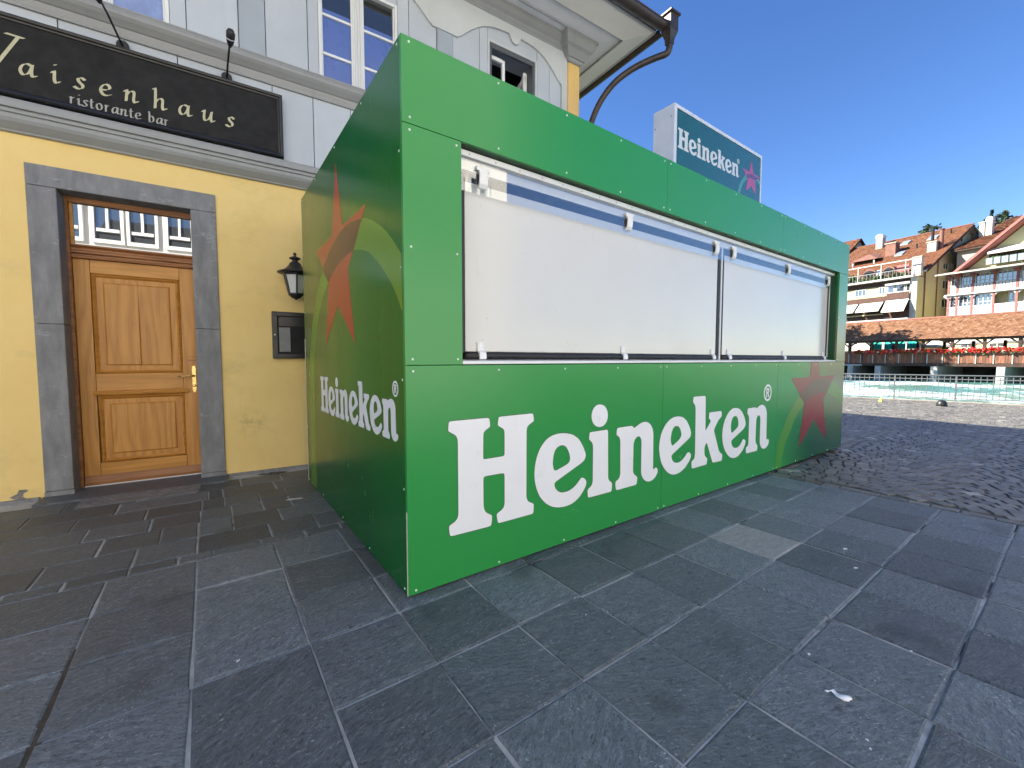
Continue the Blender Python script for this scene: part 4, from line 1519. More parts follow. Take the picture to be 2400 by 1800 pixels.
# roof body, hipped; unseen rear eave tapered to angle its shadow edge on the cobbles
eave = [(XL, -.86), (4.96, -.86), (4.96, 2.9), (3.95, 5.9), (3.2, 9.4), (XL, 9.4)]
ridge = [(XL, 4.2, 10.0), (.2, 4.2, 10.0)]
m = MB()
ez = 6.19
for p in eave:
    m.v.append((p[0], p[1], ez))
for p in ridge:
    m.v.append(p)
m.f = [(0, 1, 7, 6), (1, 2, 7), (2, 3, 7), (3, 4, 7), (4, 5, 6, 7), (5, 0, 6), (0, 5, 4, 3, 2, 1)]
roof = m.obj('roof', 'roof_tile_dark', R)
# lowest tile courses along the front and end eave: each tile its own piece
tw = .175
n = 0
for course in range(2):
    x = XL + 4
    while x < 4.95:
        y0 = -.95 + course * .16
        z0 = 6.235 + course * .125
        if x > -1.0:
            t = MB().add([(x, y0, z0), (x + tw - .006, y0, z0 + random.uniform(-.004, .004)), (x + tw - .006, y0 + .36, z0 + .275), (x, y0 + .36, z0 + .275),
                          (x, y0, z0 + .016), (x + tw - .006, y0, z0 + .016), (x + tw - .006, y0 + .36, z0 + .291), (x, y0 + .36, z0 + .291)],
                         [(0, 3, 2, 1), (4, 5, 6, 7), (0, 1, 5, 4), (1, 2, 6, 5), (2, 3, 7, 6), (3, 0, 4, 7)])
            t.obj('roof_tile', 'roof_tile_dark', roof, fix=False)
        x += tw
# gutter, hopper head and swan-neck downpipe
m = MB()
gp = [(cos(radians(a)) * .075, sin(radians(a)) * .075) for a in range(180, 361, 15)]
gp2 = [(cos(radians(a)) * .068, sin(radians(a)) * .068) for a in range(360, 179, -15)]
m.prism([(-.925 + p[0], 6.165 + p[1]) for p in gp + gp2], 'x', XL, 5.02)
gut = m.obj('gutter', 'copper_brown', R, smooth=False)
for xx in (3.0, 3.75, 4.45):
    MB().prism([(-.925 + p[0] * 1.06, 6.165 + p[1] * 1.06) for p in gp] + [(-.925 + p[0] * .99, 6.165 + p[1] * .99) for p in gp[::-1]], 'x', xx, xx + .018).obj('gutter_seam', 'copper_brown', gut)
# gutter along the end eave
m = MB()
m.prism([(5.02 + p[0] * .9, 6.165 + p[1] * .9) for p in gp + gp2], 'y', -.85, 7.5)
m.obj('end_gutter', 'copper_brown', R)
HX, HY = 5.045, -.965
m = MB()
lev = [(.10, .095, 6.335), (.115, .11, 6.33), (.115, .11, 6.30), (.088, .085, 6.295), (.088, .085, 6.08), (.05, .05, 5.97), (.047, .047, 5.90)]
for hx, hy, z in lev:
    m.v += [(HX - hx, HY - hy, z), (HX + hx, HY - hy, z), (HX + hx, HY + hy, z), (HX - hx, HY + hy, z)]
for i in range(len(lev) - 1):
    for j in range(4):
        a, c = i * 4 + j, i * 4 + (j + 1) % 4
        m.f.append((a, c, c + 4, a + 4))
m.f += [(0, 1, 2, 3), tuple(len(m.v) - 4 + j for j in range(4))]
m.obj('hopper_head', 'copper_brown', R, bevel=.004)
pp = catmull([(HX, HY, 5.93), (HX, HY, 5.86), (HX - .012, HY + .012, 5.80)], 3) + catmull([(HX - .04, HY + .04, 5.775), (4.86, -.74, 5.735), (4.70, -.55, 5.655), (4.54, -.36, 5.51), (4.42, -.21, 5.30), (4.34, -.10, 5.05), (4.29, -.03, 4.75), (4.265, .02, 4.4)], 5) + [(4.26, .04, 3.5), (4.26, .04, -.05)]
m = MB()
m.tube(pp, .047, 12)
m.obj('downpipe', 'copper_brown', R, smooth=True)

# ================================================================ things fixed to the front
# ---- restaurant name board
SBn = BLD.thing('name_board', 'long dark restaurant name board with gold italic letters and black moulded frame', 'sign', (-1.5, -.03, 3.30))
SX0, SX1, SZ0, SZ1 = -3.15, -.045, 3.316, 3.950
MB().box(SX0 + .03, SX1 - .03, -.058, -.002, SZ0 + .03, SZ1 - .03).obj('board', 'sign_face', SBn)
w = .052
prf = [(0, -.002), (0, -.075), (.012, -.085), (.028, -.082), (.034, -.070), (.046, -.066), (w, -.0585), (w, -.002)]


def frame_run(pa, pb, inward):
    """moulded frame side from pa to pb (x,z), mitred"""
    m = MB()
    for (p, dirv) in ((pa, 1), (pb, -1)):
        tx, tz = pb[0] - pa[0], pb[1] - pa[1]
        L = sqrt(tx * tx + tz * tz)
        tx, tz = tx / L * dirv, tz / L * dirv
        for d, y in prf:
            m.v.append((p[0] + inward[0] * d + tx * d, y, p[1] + inward[1] * d + tz * d))
    n = len(prf)
    m.f = [(i, (i + 1) % n, n + (i + 1) % n, n + i) for i in range(n)] + [tuple(range(n)), tuple(range(n, 2 * n))]
    m.obj('frame_side', 'black_gloss', SBn)


frame_run((SX0, SZ0), (SX1, SZ0), (0, 1))
frame_run((SX0, SZ1), (SX1, SZ1), (0, -1))
frame_run((SX1, SZ0), (SX1, SZ1), (-1, 0))
frame_run((SX0, SZ0), (SX0, SZ1), (1, 0))

NIB = {
    'a': [[(.78, .86), (.5, .99), (.22, .78), (.08, .38), (.2, .05), (.45, .14), (.66, .5), (.80, .98)], [(.80, .98), (.72, .4), (.74, .1), (.86, .04), (1.0, .18)]],
    'i': [[(.04, .78), (.2, .96), (.18, .35), (.22, .08), (.35, .04), (.5, .2)], [(.24, 1.46), (.30, 1.54)]],
    's': [[(.74, .86), (.54, .99), (.32, .86), (.38, .60), (.58, .38), (.54, .12), (.3, .0), (.04, .12)]],
    'e': [[(.14, .46), (.42, .50), (.68, .70), (.62, .94), (.40, .98), (.16, .72), (.08, .36), (.24, .05), (.50, .04), (.76, .2)]],
    'n': [[(.0, .78), (.18, .98), (.14, .45), (.10, .0)], [(.14, .5), (.36, .88), (.58, .98), (.68, .82), (.62, .3), (.66, .05), (.78, .04), (.92, .2)]],
    'h': [[(.0, 1.66), (.16, 1.78), (.14, .9), (.08, .0)], [(.12, .5), (.34, .88), (.56, .98), (.66, .82), (.62, .3), (.66, .05), (.78, .04), (.92, .2)]],
    'u': [[(.0, .78), (.18, .98), (.12, .42), (.16, .08), (.34, .06), (.6, .42), (.76, .98)], [(.76, .98), (.68, .4), (.7, .08), (.82, .04), (.96, .2)]],
    'r': [[(.02, .84), (.16, .98), (.14, .5), (.13, .0)], [(.15, .55), (.32, .9), (.52, .94)]],
    't': [[(.22, 1.35), (.18, .6), (.2, .1), (.36, .02), (.5, .12)], [(.0, .95), (.46, .97)]],
    'o': [[(.4, .99), (.16, .8), (.08, .45), (.2, .1), (.4, .01), (.64, .2), (.74, .55), (.62, .88), (.4, .99)]],
    'b': [[(.1, 1.62), (.16, 1.2), (.13, .12), (.36, .0), (.62, .2), (.7, .55), (.58, .9), (.36, .96), (.15, .7)]],
}


def pen(parent, strokes, ox, oz, sx, sz, nib, ang, mat, y=-.0588, name='letter'):
    m = MB()
    k = 0
    nx, nz = cos(ang) * nib / 2, sin(ang) * nib / 2
    thin = nib * .13
    for st in strokes:
        pts = catmull([(ox + p[0] * sx, oz + p[1] * sz) for p in st], 6) if len(st) > 2 else [(ox + p[0] * sx, oz + p[1] * sz) for p in st]
        for i in range(len(pts) - 1):
            a, c = pts[i], pts[i + 1]
            tx, tz = c[0] - a[0], c[1] - a[1]
            L = sqrt(tx * tx + tz * tz) or 1e-9
            px, pz = -tz / L * thin, tx / L * thin
            s_ = 1 if (nx * px + nz * pz) >= 0 else -1
            ax, az = nx * s_ + px, nz * s_ + pz
            yy = y - .0006 - .00004 * k
            k += 1
            ex_, ez_ = tx / L * thin * .6, tz / L * thin * .6
            m.add([(a[0] - ax - ex_, yy, a[1] - az - ez_), (c[0] - ax + ex_, yy, c[1] - az + ez_), (c[0] + ax + ex_, yy, c[1] + az + ez_), (a[0] + ax - ex_, yy, a[1] + az - ez_)], [(0, 1, 2, 3)])
    return m.obj(name, mat, parent, fix=False)


XH = .098
for ch, x in (('a', -1.925), ('i', -1.742), ('s', -1.612), ('e', -1.450), ('n', -1.288), ('h', -1.088), ('a', -.910), ('u', -.728), ('s', -.546)):
    pen(SBn, NIB[ch][:1] if ch == 'i' else NIB[ch], x, 3.504, .098, XH, .0185, radians(32), 'gold_letter')
    if ch == 'i':
        pen(SBn, NIB[ch][1:], x, 3.504, .098, XH, .0185, radians(32), 'gold_letter', name='letter_dot')
pen(SBn, [[(-1.918, 3.79), (-2.10, 3.43)], [(-2.165, 3.79), (-2.11, 3.43)], [(-2.165, 3.79), (-2.34, 3.43)], [(-2.42, 3.79), (-2.35, 3.43)], [(-1.985, 3.797), (-1.886, 3.793)], [(-2.20, 3.797), (-2.09, 3.793)], [(-2.47, 3.797), (-2.37, 3.793)]], 0, 0, 1, 1, .022, radians(20), 'gold_letter')
x = -1.640
adv = {'r': .042, 'i': .026, 's': .047, 't': .036, 'o': .052, 'a': .053, 'n': .056, 'e': .050, 'b': .052, ' ': .036}
for ch in 'ristorante bar':
    if ch != ' ':
        pen(SBn, NIB[ch][:1] if ch == 'i' else NIB[ch], x, 3.369, .052, .056, .0105, radians(25), 'silver_letter')
        if ch == 'i':
            pen(SBn, NIB[ch][1:], x, 3.369, .052, .056, .0105, radians(25), 'silver_letter', name='letter_dot')
    x += adv[ch] * 1.07

# ---- two sign lamps on thin arms
def sign_lamp(x, lean, label):
    Lm = BLD.thing('sign_lamp', label, 'lamp', (x, -.02, 3.95), 'lamps above the name board')
    MB().prism([(x - .045, 3.952), (x - .045, 3.985), (x - .038, 4.01), (x - .018, 4.025), (x + .018, 4.025), (x + .038, 4.01), (x + .045, 3.985), (x + .045, 3.952)], 'y', -.05, -.003).obj('wall_plate', 'black_iron', Lm, bevel=.005)
    hx = x + lean
    MB().tube([(x, -.05, 3.975), (x + lean * .25, -.14, 4.02), (x + lean * .6, -.26, 4.08), (hx, -.36, 4.135)], .0085, 8).obj('arm', 'black_iron', Lm, smooth=True)
    d = Vector((lean * .35, -.12, .10)).normalized()
    c0 = Vector((hx, -.355, 4.115))
    up_ = Vector((0, -.25, -1)).normalized()
    hd_ = MB().tube([c0 + d * -.02, c0 + d * .01, c0 + d * .045, c0 + d * .10, c0 + d * .125], [.012, .026, .034, .036, .022], 12)
    h_ = hd_.obj('lamp_head', 'black_iron', Lm, smooth=True)
    MB().tube([c0 + d * .045, c0 + d * .052], [.0355, .0355], 12).obj('head_ring', 'alu_frame', h_)


sign_lamp(-1.285, -.085, 'black lamp on a leaning arm above the letters i and s of the name board')
sign_lamp(-.520, .035, 'black lamp on a short arm near the right end of the name board')

# ---- wall lantern
LN = BLD.thing('wall_lantern', 'black six-sided wall lantern with pale panes half hidden by the kiosk', 'lantern', (.02, 0, 1.84))
lx, ly = .022, -.165
m = MB()
m.lathe([(.012, 2.325), (.018, 2.31), (.010, 2.295), (.020, 2.285), (.052, 2.272), (.056, 2.262), (.030, 2.25), (.026, 2.235), (.052, 2.215), (.062, 2.19), (.085, 2.165), (.115, 2.14), (.172, 2.118), (.172, 2.108), (.12, 2.10)], (lx, ly, 0), 18)
m.obj('hood', 'black_iron', LN, smooth=True)
zt_, zb_, rt, rb = 2.100, 1.885, .118, .068
nb = 6
for i in range(nb):
    a0, a1 = 2 * pi * (i + .5) / nb, 2 * pi * (i + 1.5) / nb
    P_ = lambda r, a, z: (lx + r * cos(a), ly + r * sin(a), z)
    MB().tube([P_(rt, a0, zt_), P_(rb, a0, zb_)], .0085, 6).obj('glazing_rib', 'black_iron', LN)
    MB().add([P_(rt * .97, a0, zt_), P_(rt * .97, a1, zt_), P_(rb * .97, a1, zb_), P_(rb * .97, a0, zb_)], [(0, 1, 2, 3)]).obj('pane', 'lantern_glass', LN, fix=False)
m = MB()
m.lathe([(.125, 2.105), (.128, 2.098), (.122, 2.085), (.115, 2.084)], (lx, ly, 0), 6, rot=pi / 6)
m.obj('upper_rim', 'black_iron', LN)
m = MB()
m.lathe([(.079, 1.900), (.080, 1.885), (.060, 1.870), (.045, 1.855), (.018, 1.845), (.008, 1.835)], (lx, ly, 0), 6, rot=pi / 6)
m.obj('lower_rim', 'black_iron', LN)
MB().lathe([(.012, 1.90), (.016, 1.93), (.022, 1.965), (.014, 1.99)], (lx, ly, 0), 10).obj('bulb', 'bulb', LN, smooth=True)
MB().tube([(lx, -.10, 2.16), (lx, -.05, 2.18), (lx, -.004, 2.12)], .012, 8).box(lx - .035, lx + .035, -.012, -.0005, 2.0, 2.18).obj('bracket', 'black_iron', LN)

# ---- menu case
MC = BLD.thing('menu_case', 'black glazed menu case on the yellow wall beside the kiosk', 'menu case', (.09, 0, 1.213))
mx0, mx1, mz0, mz1 = -.202, .39, 1.213, 1.712
MB().box(mx0, mx1, -.06, -.0005, mz0, mz1).obj('case', 'black_gloss', MC, bevel=.004)
fr = MB()
fr.box(mx0 + .012, mx0 + .048, -.078, -.0605, mz0 + .012, mz1 - .012)
fr.box(mx1 - .048, mx1 - .012, -.078, -.0605, mz0 + .012, mz1 - .012)
fr.box(mx0 + .048, mx1 - .048, -.078, -.0605, mz0 + .012, mz0 + .05)
fr.box(mx0 + .048, mx1 - .048, -.078, -.0605, mz1 - .048, mz1 - .012)
fr.obj('door_frame', 'black_gloss', MC, bevel=.003)
MB().box(mx0 + .048, mx1 - .048, -.066, -.0605, mz0 + .05, mz1 - .048).obj('back', 'sign_face', MC)
MB().box(-.140, -.035, -.068, -.0665, 1.285, 1.545).obj('menu_sheet', 'menu_paper', MC)
MB().box(-.140, .30, -.068, -.0665, 1.560, 1.655).obj('menu_heading', 'black_gloss', MC)
MB().lathe([(.007, 0), (.006, -.004)], (mx0 + .022, -.078, 1.465), 10, 'y').obj('lock', 'alu_frame', MC)

# ---- tread plate
TPl = BLD.thing('tread_plate', 'narrow chequered metal ramp plate lying in front of the wooden door', 'tread plate', (-1.25, -.45, 0))
a, c, y0, y1 = -1.655, -.842, -.285, -.50
zf = lambda y: .0235 + (y - y0) * (.0185 / (y0 - y1)) * 1.0
m = MB()
m.add([(a, y0, .0215), (c, y0, .0215), (c, y1, .003), (a, y1, .003), (a, y0, .0255), (c, y0, .0255), (c - .02, y1, .007), (a, y1, .007)], [(0, 3, 2, 1), (4, 5, 6, 7), (0, 1, 5, 4), (1, 2, 6, 5), (2, 3, 7, 6), (3, 0, 4, 7)])
pl = m.obj('plate', 'tread_metal', TPl)
for i in range(27):
    for k in range(5):
        xx = a + .02 + i * .0295
        yy = y0 - .025 - k * .040
        zz = .0257 + (yy - y0) * (.0185 / (y0 - y1)) + .0006
        an = radians(45 if (i + k) % 2 else -45)
        dx, dy = cos(an) * .015, sin(an) * .015
        wx, wy = -sin(an) * .0042, cos(an) * .0042
        sl_ = .0185 / (y0 - y1)
        q = [(xx - dx, yy - dy), (xx + wx, yy + wy), (xx + dx, yy + dy), (xx - wx, yy - wy)]
        z_ = lambda p: zz + (p[1] - yy) * sl_
        MB().add([(p[0], p[1], z_(p)) for p in q] + [(xx, yy, zz + .0035)], [(0, 1, 4), (1, 2, 4), (2, 3, 4), (3, 0, 4)]).obj('lozenge', 'tread_metal', pl, fix=False)

# ================================================================ far bank
def tile_field(m, tn, p00, p10, p01, p11, tw, th, lift=.035, tone=(.5, .22)):
    """overlapping tiles over a quad: p00->p10 along the eave, p00->p01 up the slope"""
    p00, p10, p01, p11 = map(Vector, (p00, p10, p01, p11))
    nu = max(1, int((p10 - p00).length / tw))
    nv = max(1, int((p01 - p00).length / th))
    nrm = (p10 - p00).cross(p01 - p00).normalized()
    if nrm.z < 0:
        nrm = -nrm
    P = lambda u, v: (p00 * (1 - u) + p10 * u) * (1 - v) + (p01 * (1 - u) + p11 * u) * v
    for j in range(nv):
        for i in range(nu):
            o = (.5 if j % 2 else 0) / nu
            u0, u1 = i / nu + o, (i + .94) / nu + o
            if u1 > 1.0:
                u1 = 1.0
                if u0 >= 1:
                    continue
            v0, v1 = (j - .12) / nv, min(1, (j + 1.15) / nv)
            k = len(m.v)
            l = lift * random.uniform(.6, 1.5)
            m.v += [tuple(P(u0, v0) + nrm * l), tuple(P(u1, v0) + nrm * (l * random.uniform(.8, 1.2))), tuple(P(u1, v1) + nrm * .004), tuple(P(u0, v1) + nrm * .004)]
            m.f.append((k, k + 1, k + 2, k + 3))
            tn.append(min(1, max(0, random.gauss(*tone))))


def roof_tiles(parent, quads, mat, tw, th, tone=(.5, .22), base='dark_beam'):
    m, tn = MB(), []
    for q in quads:
        tile_field(m, tn, *q, tw, th, tone=tone)
    o = m.obj('roof_tiles', mat, parent, tone=tn, fix=False)
    tag(o, kind='stuff')
    return o


# bank behind the bridge, colour darkened for the shade under its deck
tag(MB().add([(-140, 57.6, -5), (60, 57.6, -5), (60, 57.6, .95), (-140, 57.6, .95), (-140, 900, .95), (60, 900, .95)], [(0, 1, 2, 3), (3, 2, 5, 4)]).obj('far_bank', 'shaded_stone', fix=False), kind='structure')
fb_ = bpy.data.objects['far_bank']
fb_.location = (CAMX, CAMY, 0)
fb_.rotation_euler = (0, 0, radians(-101.5))

# ---- covered timber bridge
BR = FAR.thing('covered_bridge', 'covered timber weir bridge with tiled roof across the river', 'bridge', (-20, 52, -.7))
r0, r1 = -36.0, -7.0
MB().add([(r0, 49.6, 3.05), (r1, 49.6, 3.05), (r1, 52, 5.06), (r0, 52, 5.06), (r1, 54.4, 3.05), (r0, 54.4, 3.05)], [(0, 1, 2, 3), (3, 2, 4, 5)]).obj('roof', 'dark_beam', BR, fix=False)
roof_tiles(BR, [((r0, 49.5, 3.06), (r1, 49.5, 3.06), (r0, 52, 5.10), (r1, 52, 5.10)), ((r1, 54.5, 3.06), (r0, 54.5, 3.06), (r1, 52, 5.10), (r0, 52, 5.10))], 'tiles_old', .19, .17, (.55, .17))
MB().box(r0, r1, 51.9, 52.1, 5.08, 5.17).obj('ridge_cap', 'rose_wood', BR)
MB().box(r0, r1, 49.85, 54.2, .62, .86).obj('deck', 'dark_beam', BR)
MB().box(r0, r1, 54.2, 57.59, .62, .94).obj('terrace_deck', 'dark_beam', BR)
MB().box(r0, r1, 49.9, 50.05, 2.88, 3.06).obj('eave_beam', 'dark_beam', BR)
MB().box(r0, r1, 49.82, 49.98, 2.03, 2.10).obj('hand_rail', 'bridge_wood', BR)
MB().box(r0, -24.0, 49.74, 49.849, .58, .74).obj('deck_edge', 'concrete', BR)
x = r0
while x < r1:
    w = random.uniform(.15, .22)
    MB().box(x, x + w - .012, 49.86, 49.90 + random.uniform(0, .012), .90 + random.uniform(-.02, .02), 2.02).obj('rail_board', 'bridge_wood', BR)
    x += w
x = -35.0
while x < r1:
    MB().box(x - .09, x + .09, 49.905, 50.08, .85, 2.9).obj('post', 'dark_beam', BR)
    MB().box(x - .09, x + .09, 53.9, 54.1, .85, 2.9).obj('post', 'dark_beam', BR)
    MB().prism([(x + .09, 2.45), (x + .55, 2.88), (x + .40, 2.88), (x + .09, 2.60)], 'y', 49.93, 50.03).obj('brace', 'dark_beam', BR)
    MB().prism([(x - .09, 2.45), (x - .55, 2.88), (x - .40, 2.88), (x - .09, 2.60)], 'y', 49.93, 50.03).obj('brace', 'dark_beam', BR)
    x += 1.95
for x in [-24.16 + 1.03 * k for k in range(-2, 15)]:
    MB().box(x - .035, x + .035, 49.80, 49.855, .86, 1.75).obj('rail_post', 'concrete', BR)
for x in (-33.2, -29.0, -25.0, -22.65, -18.5, -14.45, -10.3):
    m = MB()
    m.prism([(49.75, -2.5), (49.62, -.6), (49.7, .615), (54.6, .615), (54.6, -2.5)], 'x', x - .22, x + .28)
    m.obj('pier', 'concrete', BR, bevel=.05)


def flower_box(x, lush):
    F = FAR.thing('flower_box', 'rail-hung trough of red geraniums on the timber bridge', 'flower box', (x, 49.7, 1.75), 'flower boxes along the bridge rail')
    MB().box(x - .40, x + .40, 49.60, 49.78, 1.74, 1.92).obj('trough', 'far_wood', F)
    for (nm, mt, n, s) in (('blooms', 'flower_red', 130, .075), ('leaves', 'leaf_green', 50, .075), ('pale_blooms', 'flower_pale', 14, .08)):
        m = MB()
        for _ in range(int(n * lush)):
            c = Vector((x + random.uniform(-.5, .5), 49.64 + random.uniform(-.16, .12), 1.98 + random.gauss(0, .085) - (.05 if nm == 'leaves' else 0)))
            if nm == 'pale_blooms':
                c.x = x + .45 + random.gauss(0, .06)
            a = Vector((random.uniform(-1, 1), random.uniform(-1, 1), random.uniform(-1, 1))).normalized()
            u = a.orthogonal().normalized() * s * random.uniform(.6, 1.2)
            v = a.cross(u).normalized() * s * random.uniform(.6, 1.2)
            m.add([c - u - v, c + u - v, c + u + v, c - u + v], [(0, 1, 2, 3)])
        tag(m.obj(nm, mt, F, fix=False), kind='stuff')


for k in range(13):
    flower_box(-24.1 + k * 1.035 - .0, .7 if k < 4 else 1.0)

# ---- cloth screens and parasols of the terrace behind the bridge
for i, (a, c, z0, z1, lab) in enumerate(((-25.6, -24.75, 2.24, 3.1, 'narrow teal cloth screen at the left end under the bridge roof'), (-24.45, -22.75, 2.28, 3.06, 'wide teal cloth screen hanging behind the bridge rail'), (-22.55, -21.8, 2.5, 3.08, 'small teal cloth screen beside the white parasols behind the bridge'))):
    S = FAR.thing('cloth_screen', lab, 'screen', ((a + c) / 2, 55.0, .95), 'teal screens behind the bridge')
    m = MB()
    n = 8
    for k in range(n + 1):
        xx = a + (c - a) * k / n
        yy = 54.9 + .03 * sin(k * 2.1)
        m.v += [(xx, yy, z0 - .15), (xx, yy + .02, z1 + .1)]
    m.f = [(2 * k, 2 * k + 2, 2 * k + 3, 2 * k + 1) for k in range(n)]
    m.obj('cloth', 'teal_cloth', S, fix=False)
    f = MB()
    f.box(a - .04, a, 54.86, 54.94, .95, z1 + .12)
    f.box(c, c + .04, 54.86, 54.94, .95, z1 + .12)
    f.box(a, c, 54.86, 54.94, z0 - .2, z0 - .15)
    f.obj('screen_frame', 'far_white', S)
for i, (x, h, w, lab) in enumerate(((-20.9, 3.05, 1.25, 'leftmost white parasol behind the bridge beside the teal screens'), (-18.6, 3.25, 1.15, 'middle white parasol open behind the bridge rail'), (-16.2, 3.3, 1.0, 'white parasol open behind the right part of the bridge'))):
    U = FAR.thing('parasol', lab, 'parasol', (x, 56.2, .95), 'white parasols behind the bridge')
    MB().tube([(x, 56.2, .95), (x, 56.2, h)], .03, 8).obj('pole', 'far_white', U)
    m = MB()
    n = 8
    m.v.append((x, 56.2, h + .15))
    for k in range(n):
        a = 2 * pi * (k + .5) / n
        m.v.append((x + w * 1.15 * cos(a), 56.2 + w * sin(a), h - .42))
    for k in range(n):
        a = 2 * pi * (k + .5) / n
        m.v.append((x + w * 1.15 * cos(a), 56.2 + w * sin(a), h - .62))
    for k in range(n):
        m.f.append((0, 1 + k, 1 + (k + 1) % n))
        m.f.append((1 + k, 1 + n + k, 1 + n + (k + 1) % n, 1 + (k + 1) % n))
    m.obj('canopy', 'canvas', U, fix=False)


# ---- generic far window: frame proud of the wall, pane set in
def fwindow(parent, x0, x1, z0, z1, y, frame='far_white', bars=1, side=None, cross=0):
    """on a front (y plane) or, with side=r, on a right-hand wall where x0..x1 run along depth"""
    def bx(m, a, c, e0, e1, z_0, z_1):
        if side is None:
            m.box(a, c, y - e1, y - e0, z_0, z_1)
        else:
            m.box(side + e0, side + e1, a, c, z_0, z_1)
    m = MB()
    t = .07
    bx(m, x0, x0 + t, -.02, .05, z0, z1)
    bx(m, x1 - t, x1, -.02, .05, z0, z1)
    bx(m, x0 + t, x1 - t, -.02, .05, z0, z0 + t)
    bx(m, x0 + t, x1 - t, -.02, .05, z1 - t, z1)
    for k in range(bars):
        xm = x0 + (x1 - x0) * (k + 1) / (bars + 1)
        bx(m, xm - .03, xm + .03, -.02, .04, z0 + t, z1 - t)
    for k in range(cross):
        zm = z0 + (z1 - z0) * (.35 if cross == 1 else (k + 1) / (cross + 1))
        bx(m, x0 + t, x1 - t, -.02, .035, zm - .025, zm + .025)
    W = m.obj('window', frame, parent)
    m = MB()
    bx(m, x0 + t, x1 - t, .005, .012, z0 + t, z1 - t)
    m.obj('pane', 'far_glass', W)
    return W


# ---- tall house with terraces and awnings
H1 = FAR.thing('terraced_house', 'tall cream riverside house with brown tiled roof, awnings and roof terrace', 'house', (-28, 66, .95))
a0, a1 = -37.0, -24.18
MB().box(a0, a1, 60.4, 81.0, .9, 10.42).obj('wall', 'house_cream', H1)
# gable triangles on the right side, attic body
MB().prism([(61.6, 10.425), (61.6, 11.35), (71.25, 17.05), (80.9, 11.3), (80.9, 10.425)], 'x', a0, a1).obj('attic_wall', 'house_cream', H1)
# narrow pilaster strip on the corner
MB().box(-24.72, -24.16, 60.15, 60.41, .9, 10.4).obj('corner_strip', 'house_white', H1)
# roof with verge overhang
sl1 = .6
zr = lambda d: 11.2 + (d - 61) * sl1
m = MB()
V = [(a0, 60.9, zr(60.9) - .05), (-23.65, 60.9, zr(60.9) - .05), (-23.65, 71.25, 17.30), (a0, 71.25, 17.30), (-23.65, 81.6, zr(60.9) - .05), (a0, 81.6, zr(60.9) - .05)]
m.v = V + [(p[0], p[1], p[2] - .18) for p in V]
m.f = [(0, 1, 2, 3), (3, 2, 4, 5), (6, 9, 8, 7), (9, 11, 10, 8), (1, 7, 8, 2), (2, 8, 10, 4), (0, 6, 7, 1), (5, 4, 10, 11), (0, 3, 9, 6), (3, 5, 11, 9)]
m.obj('roof', 'house_white', H1)
roof_tiles(H1, [((a0, 60.85, zr(60.85)), (-23.6, 60.85, zr(60.85)), (a0, 71.25, 17.36), (-23.6, 71.25, 17.36)), ((-23.6, 81.6, zr(60.85)), (a0, 81.6, zr(60.85)), (-23.6, 71.25, 17.36), (a0, 71.25, 17.36))], 'tiles_warm', .26, .24, (.5, .15))
MB().box(a0, -23.6, 71.15, 71.35, 17.36, 17.46).obj('ridge_cap', 'chimney_rust', H1)
# verge boards
for (d0, z0, d1, z1) in ((60.9, zr(60.9) - .06, 71.25, 17.29), (81.6, zr(60.9) - .06, 71.25, 17.29)):
    MB().prism([(d0, z0), (d1, z1), (d1, z1 - .3), (d0, z0 - .3)], 'x', -23.66, -23.62).obj('verge_board', 'dark_beam', H1)
# terrace slab, pergola, railing
MB().box(a0, -24.30, 59.55, 60.39, 10.34, 10.52).obj('terrace_slab', 'far_white', H1)
MB().box(a0, -24.4, 59.62, 59.74, 12.22, 12.32).obj('pergola_beam', 'far_white', H1)
for x in (-35.5, -33.4, -31.4, -29.6, -27.3, -25.05, -24.45):
    MB().box(x - .03, x + .03, 59.65, 59.71, 10.52, 12.22).obj('pergola_post', 'far_white', H1)
MB().box(a0, -24.4, 59.60, 59.64, 11.28, 11.34).obj('terrace_rail', 'galvanised', H1)
for k in range(34):
    x = a0 + .4 + k * .36
    MB().box(x - .012, x + .012, 59.605, 59.635, 10.52, 11.28).obj('terrace_baluster', 'galvanised', H1)
MB().box(a0, -24.75, 60.38, 60.9, 10.525, 11.1).obj('terrace_back', 'far_wood', H1)
for x, w in ((-28.9, 1.5), (-27.0, 1.3)):
    m = MB()
    m.prism([(x - w / 2, 10.53), (x - w / 2, 11.35)] + [(x - w / 2 * cos(radians(t)), 11.35 + .75 * sin(radians(t))) for t in range(15, 180, 15)] + [(x + w / 2, 11.35), (x + w / 2, 10.53)], 'y', 60.6, 63.4)
    m.obj('arched_dormer', 'chimney_rust', H1)
    MB().prism([(x - w / 2 + .12, 10.54), (x - w / 2 + .12, 11.3)] + [(x - (w / 2 - .12) * cos(radians(t)), 11.3 + .62 * sin(radians(t))) for t in range(15, 180, 15)] + [(x + w / 2 - .12, 11.3), (x + w / 2 - .12, 10.54)], 'y', 60.56, 60.595).obj('dormer_opening', 'dark_void', H1)
MB().box(-26.2, -25.1, 60.5, 60.62, 10.8, 12.0).obj('red_blind', 'rose_wood', H1)
fwindow(H1, -28.1, -27.75, 10.6, 11.8, 60.55, bars=0)
# terrace plants
m = MB()
for _ in range(420):
    x = random.uniform(-31, -25)
    big = random.random() < .3
    c = Vector((x if not big else random.gauss(-30.3, .3), 59.9 + random.uniform(-.2, .25), 10.6 + abs(random.gauss(0, .22)) + (.35 if big else 0)))
    a = Vector((random.uniform(-1, 1), random.uniform(-1, 1), random.uniform(-1, 1))).normalized()
    u = a.orthogonal().normalized() * .1
    v = a.cross(u).normalized() * .1
    m.add([c - u - v, c + u - v, c + u + v, c - u + v], [(0, 1, 2, 3)])
tag(m.obj('terrace_plants', 'leaf_green', H1, fix=False), kind='stuff')
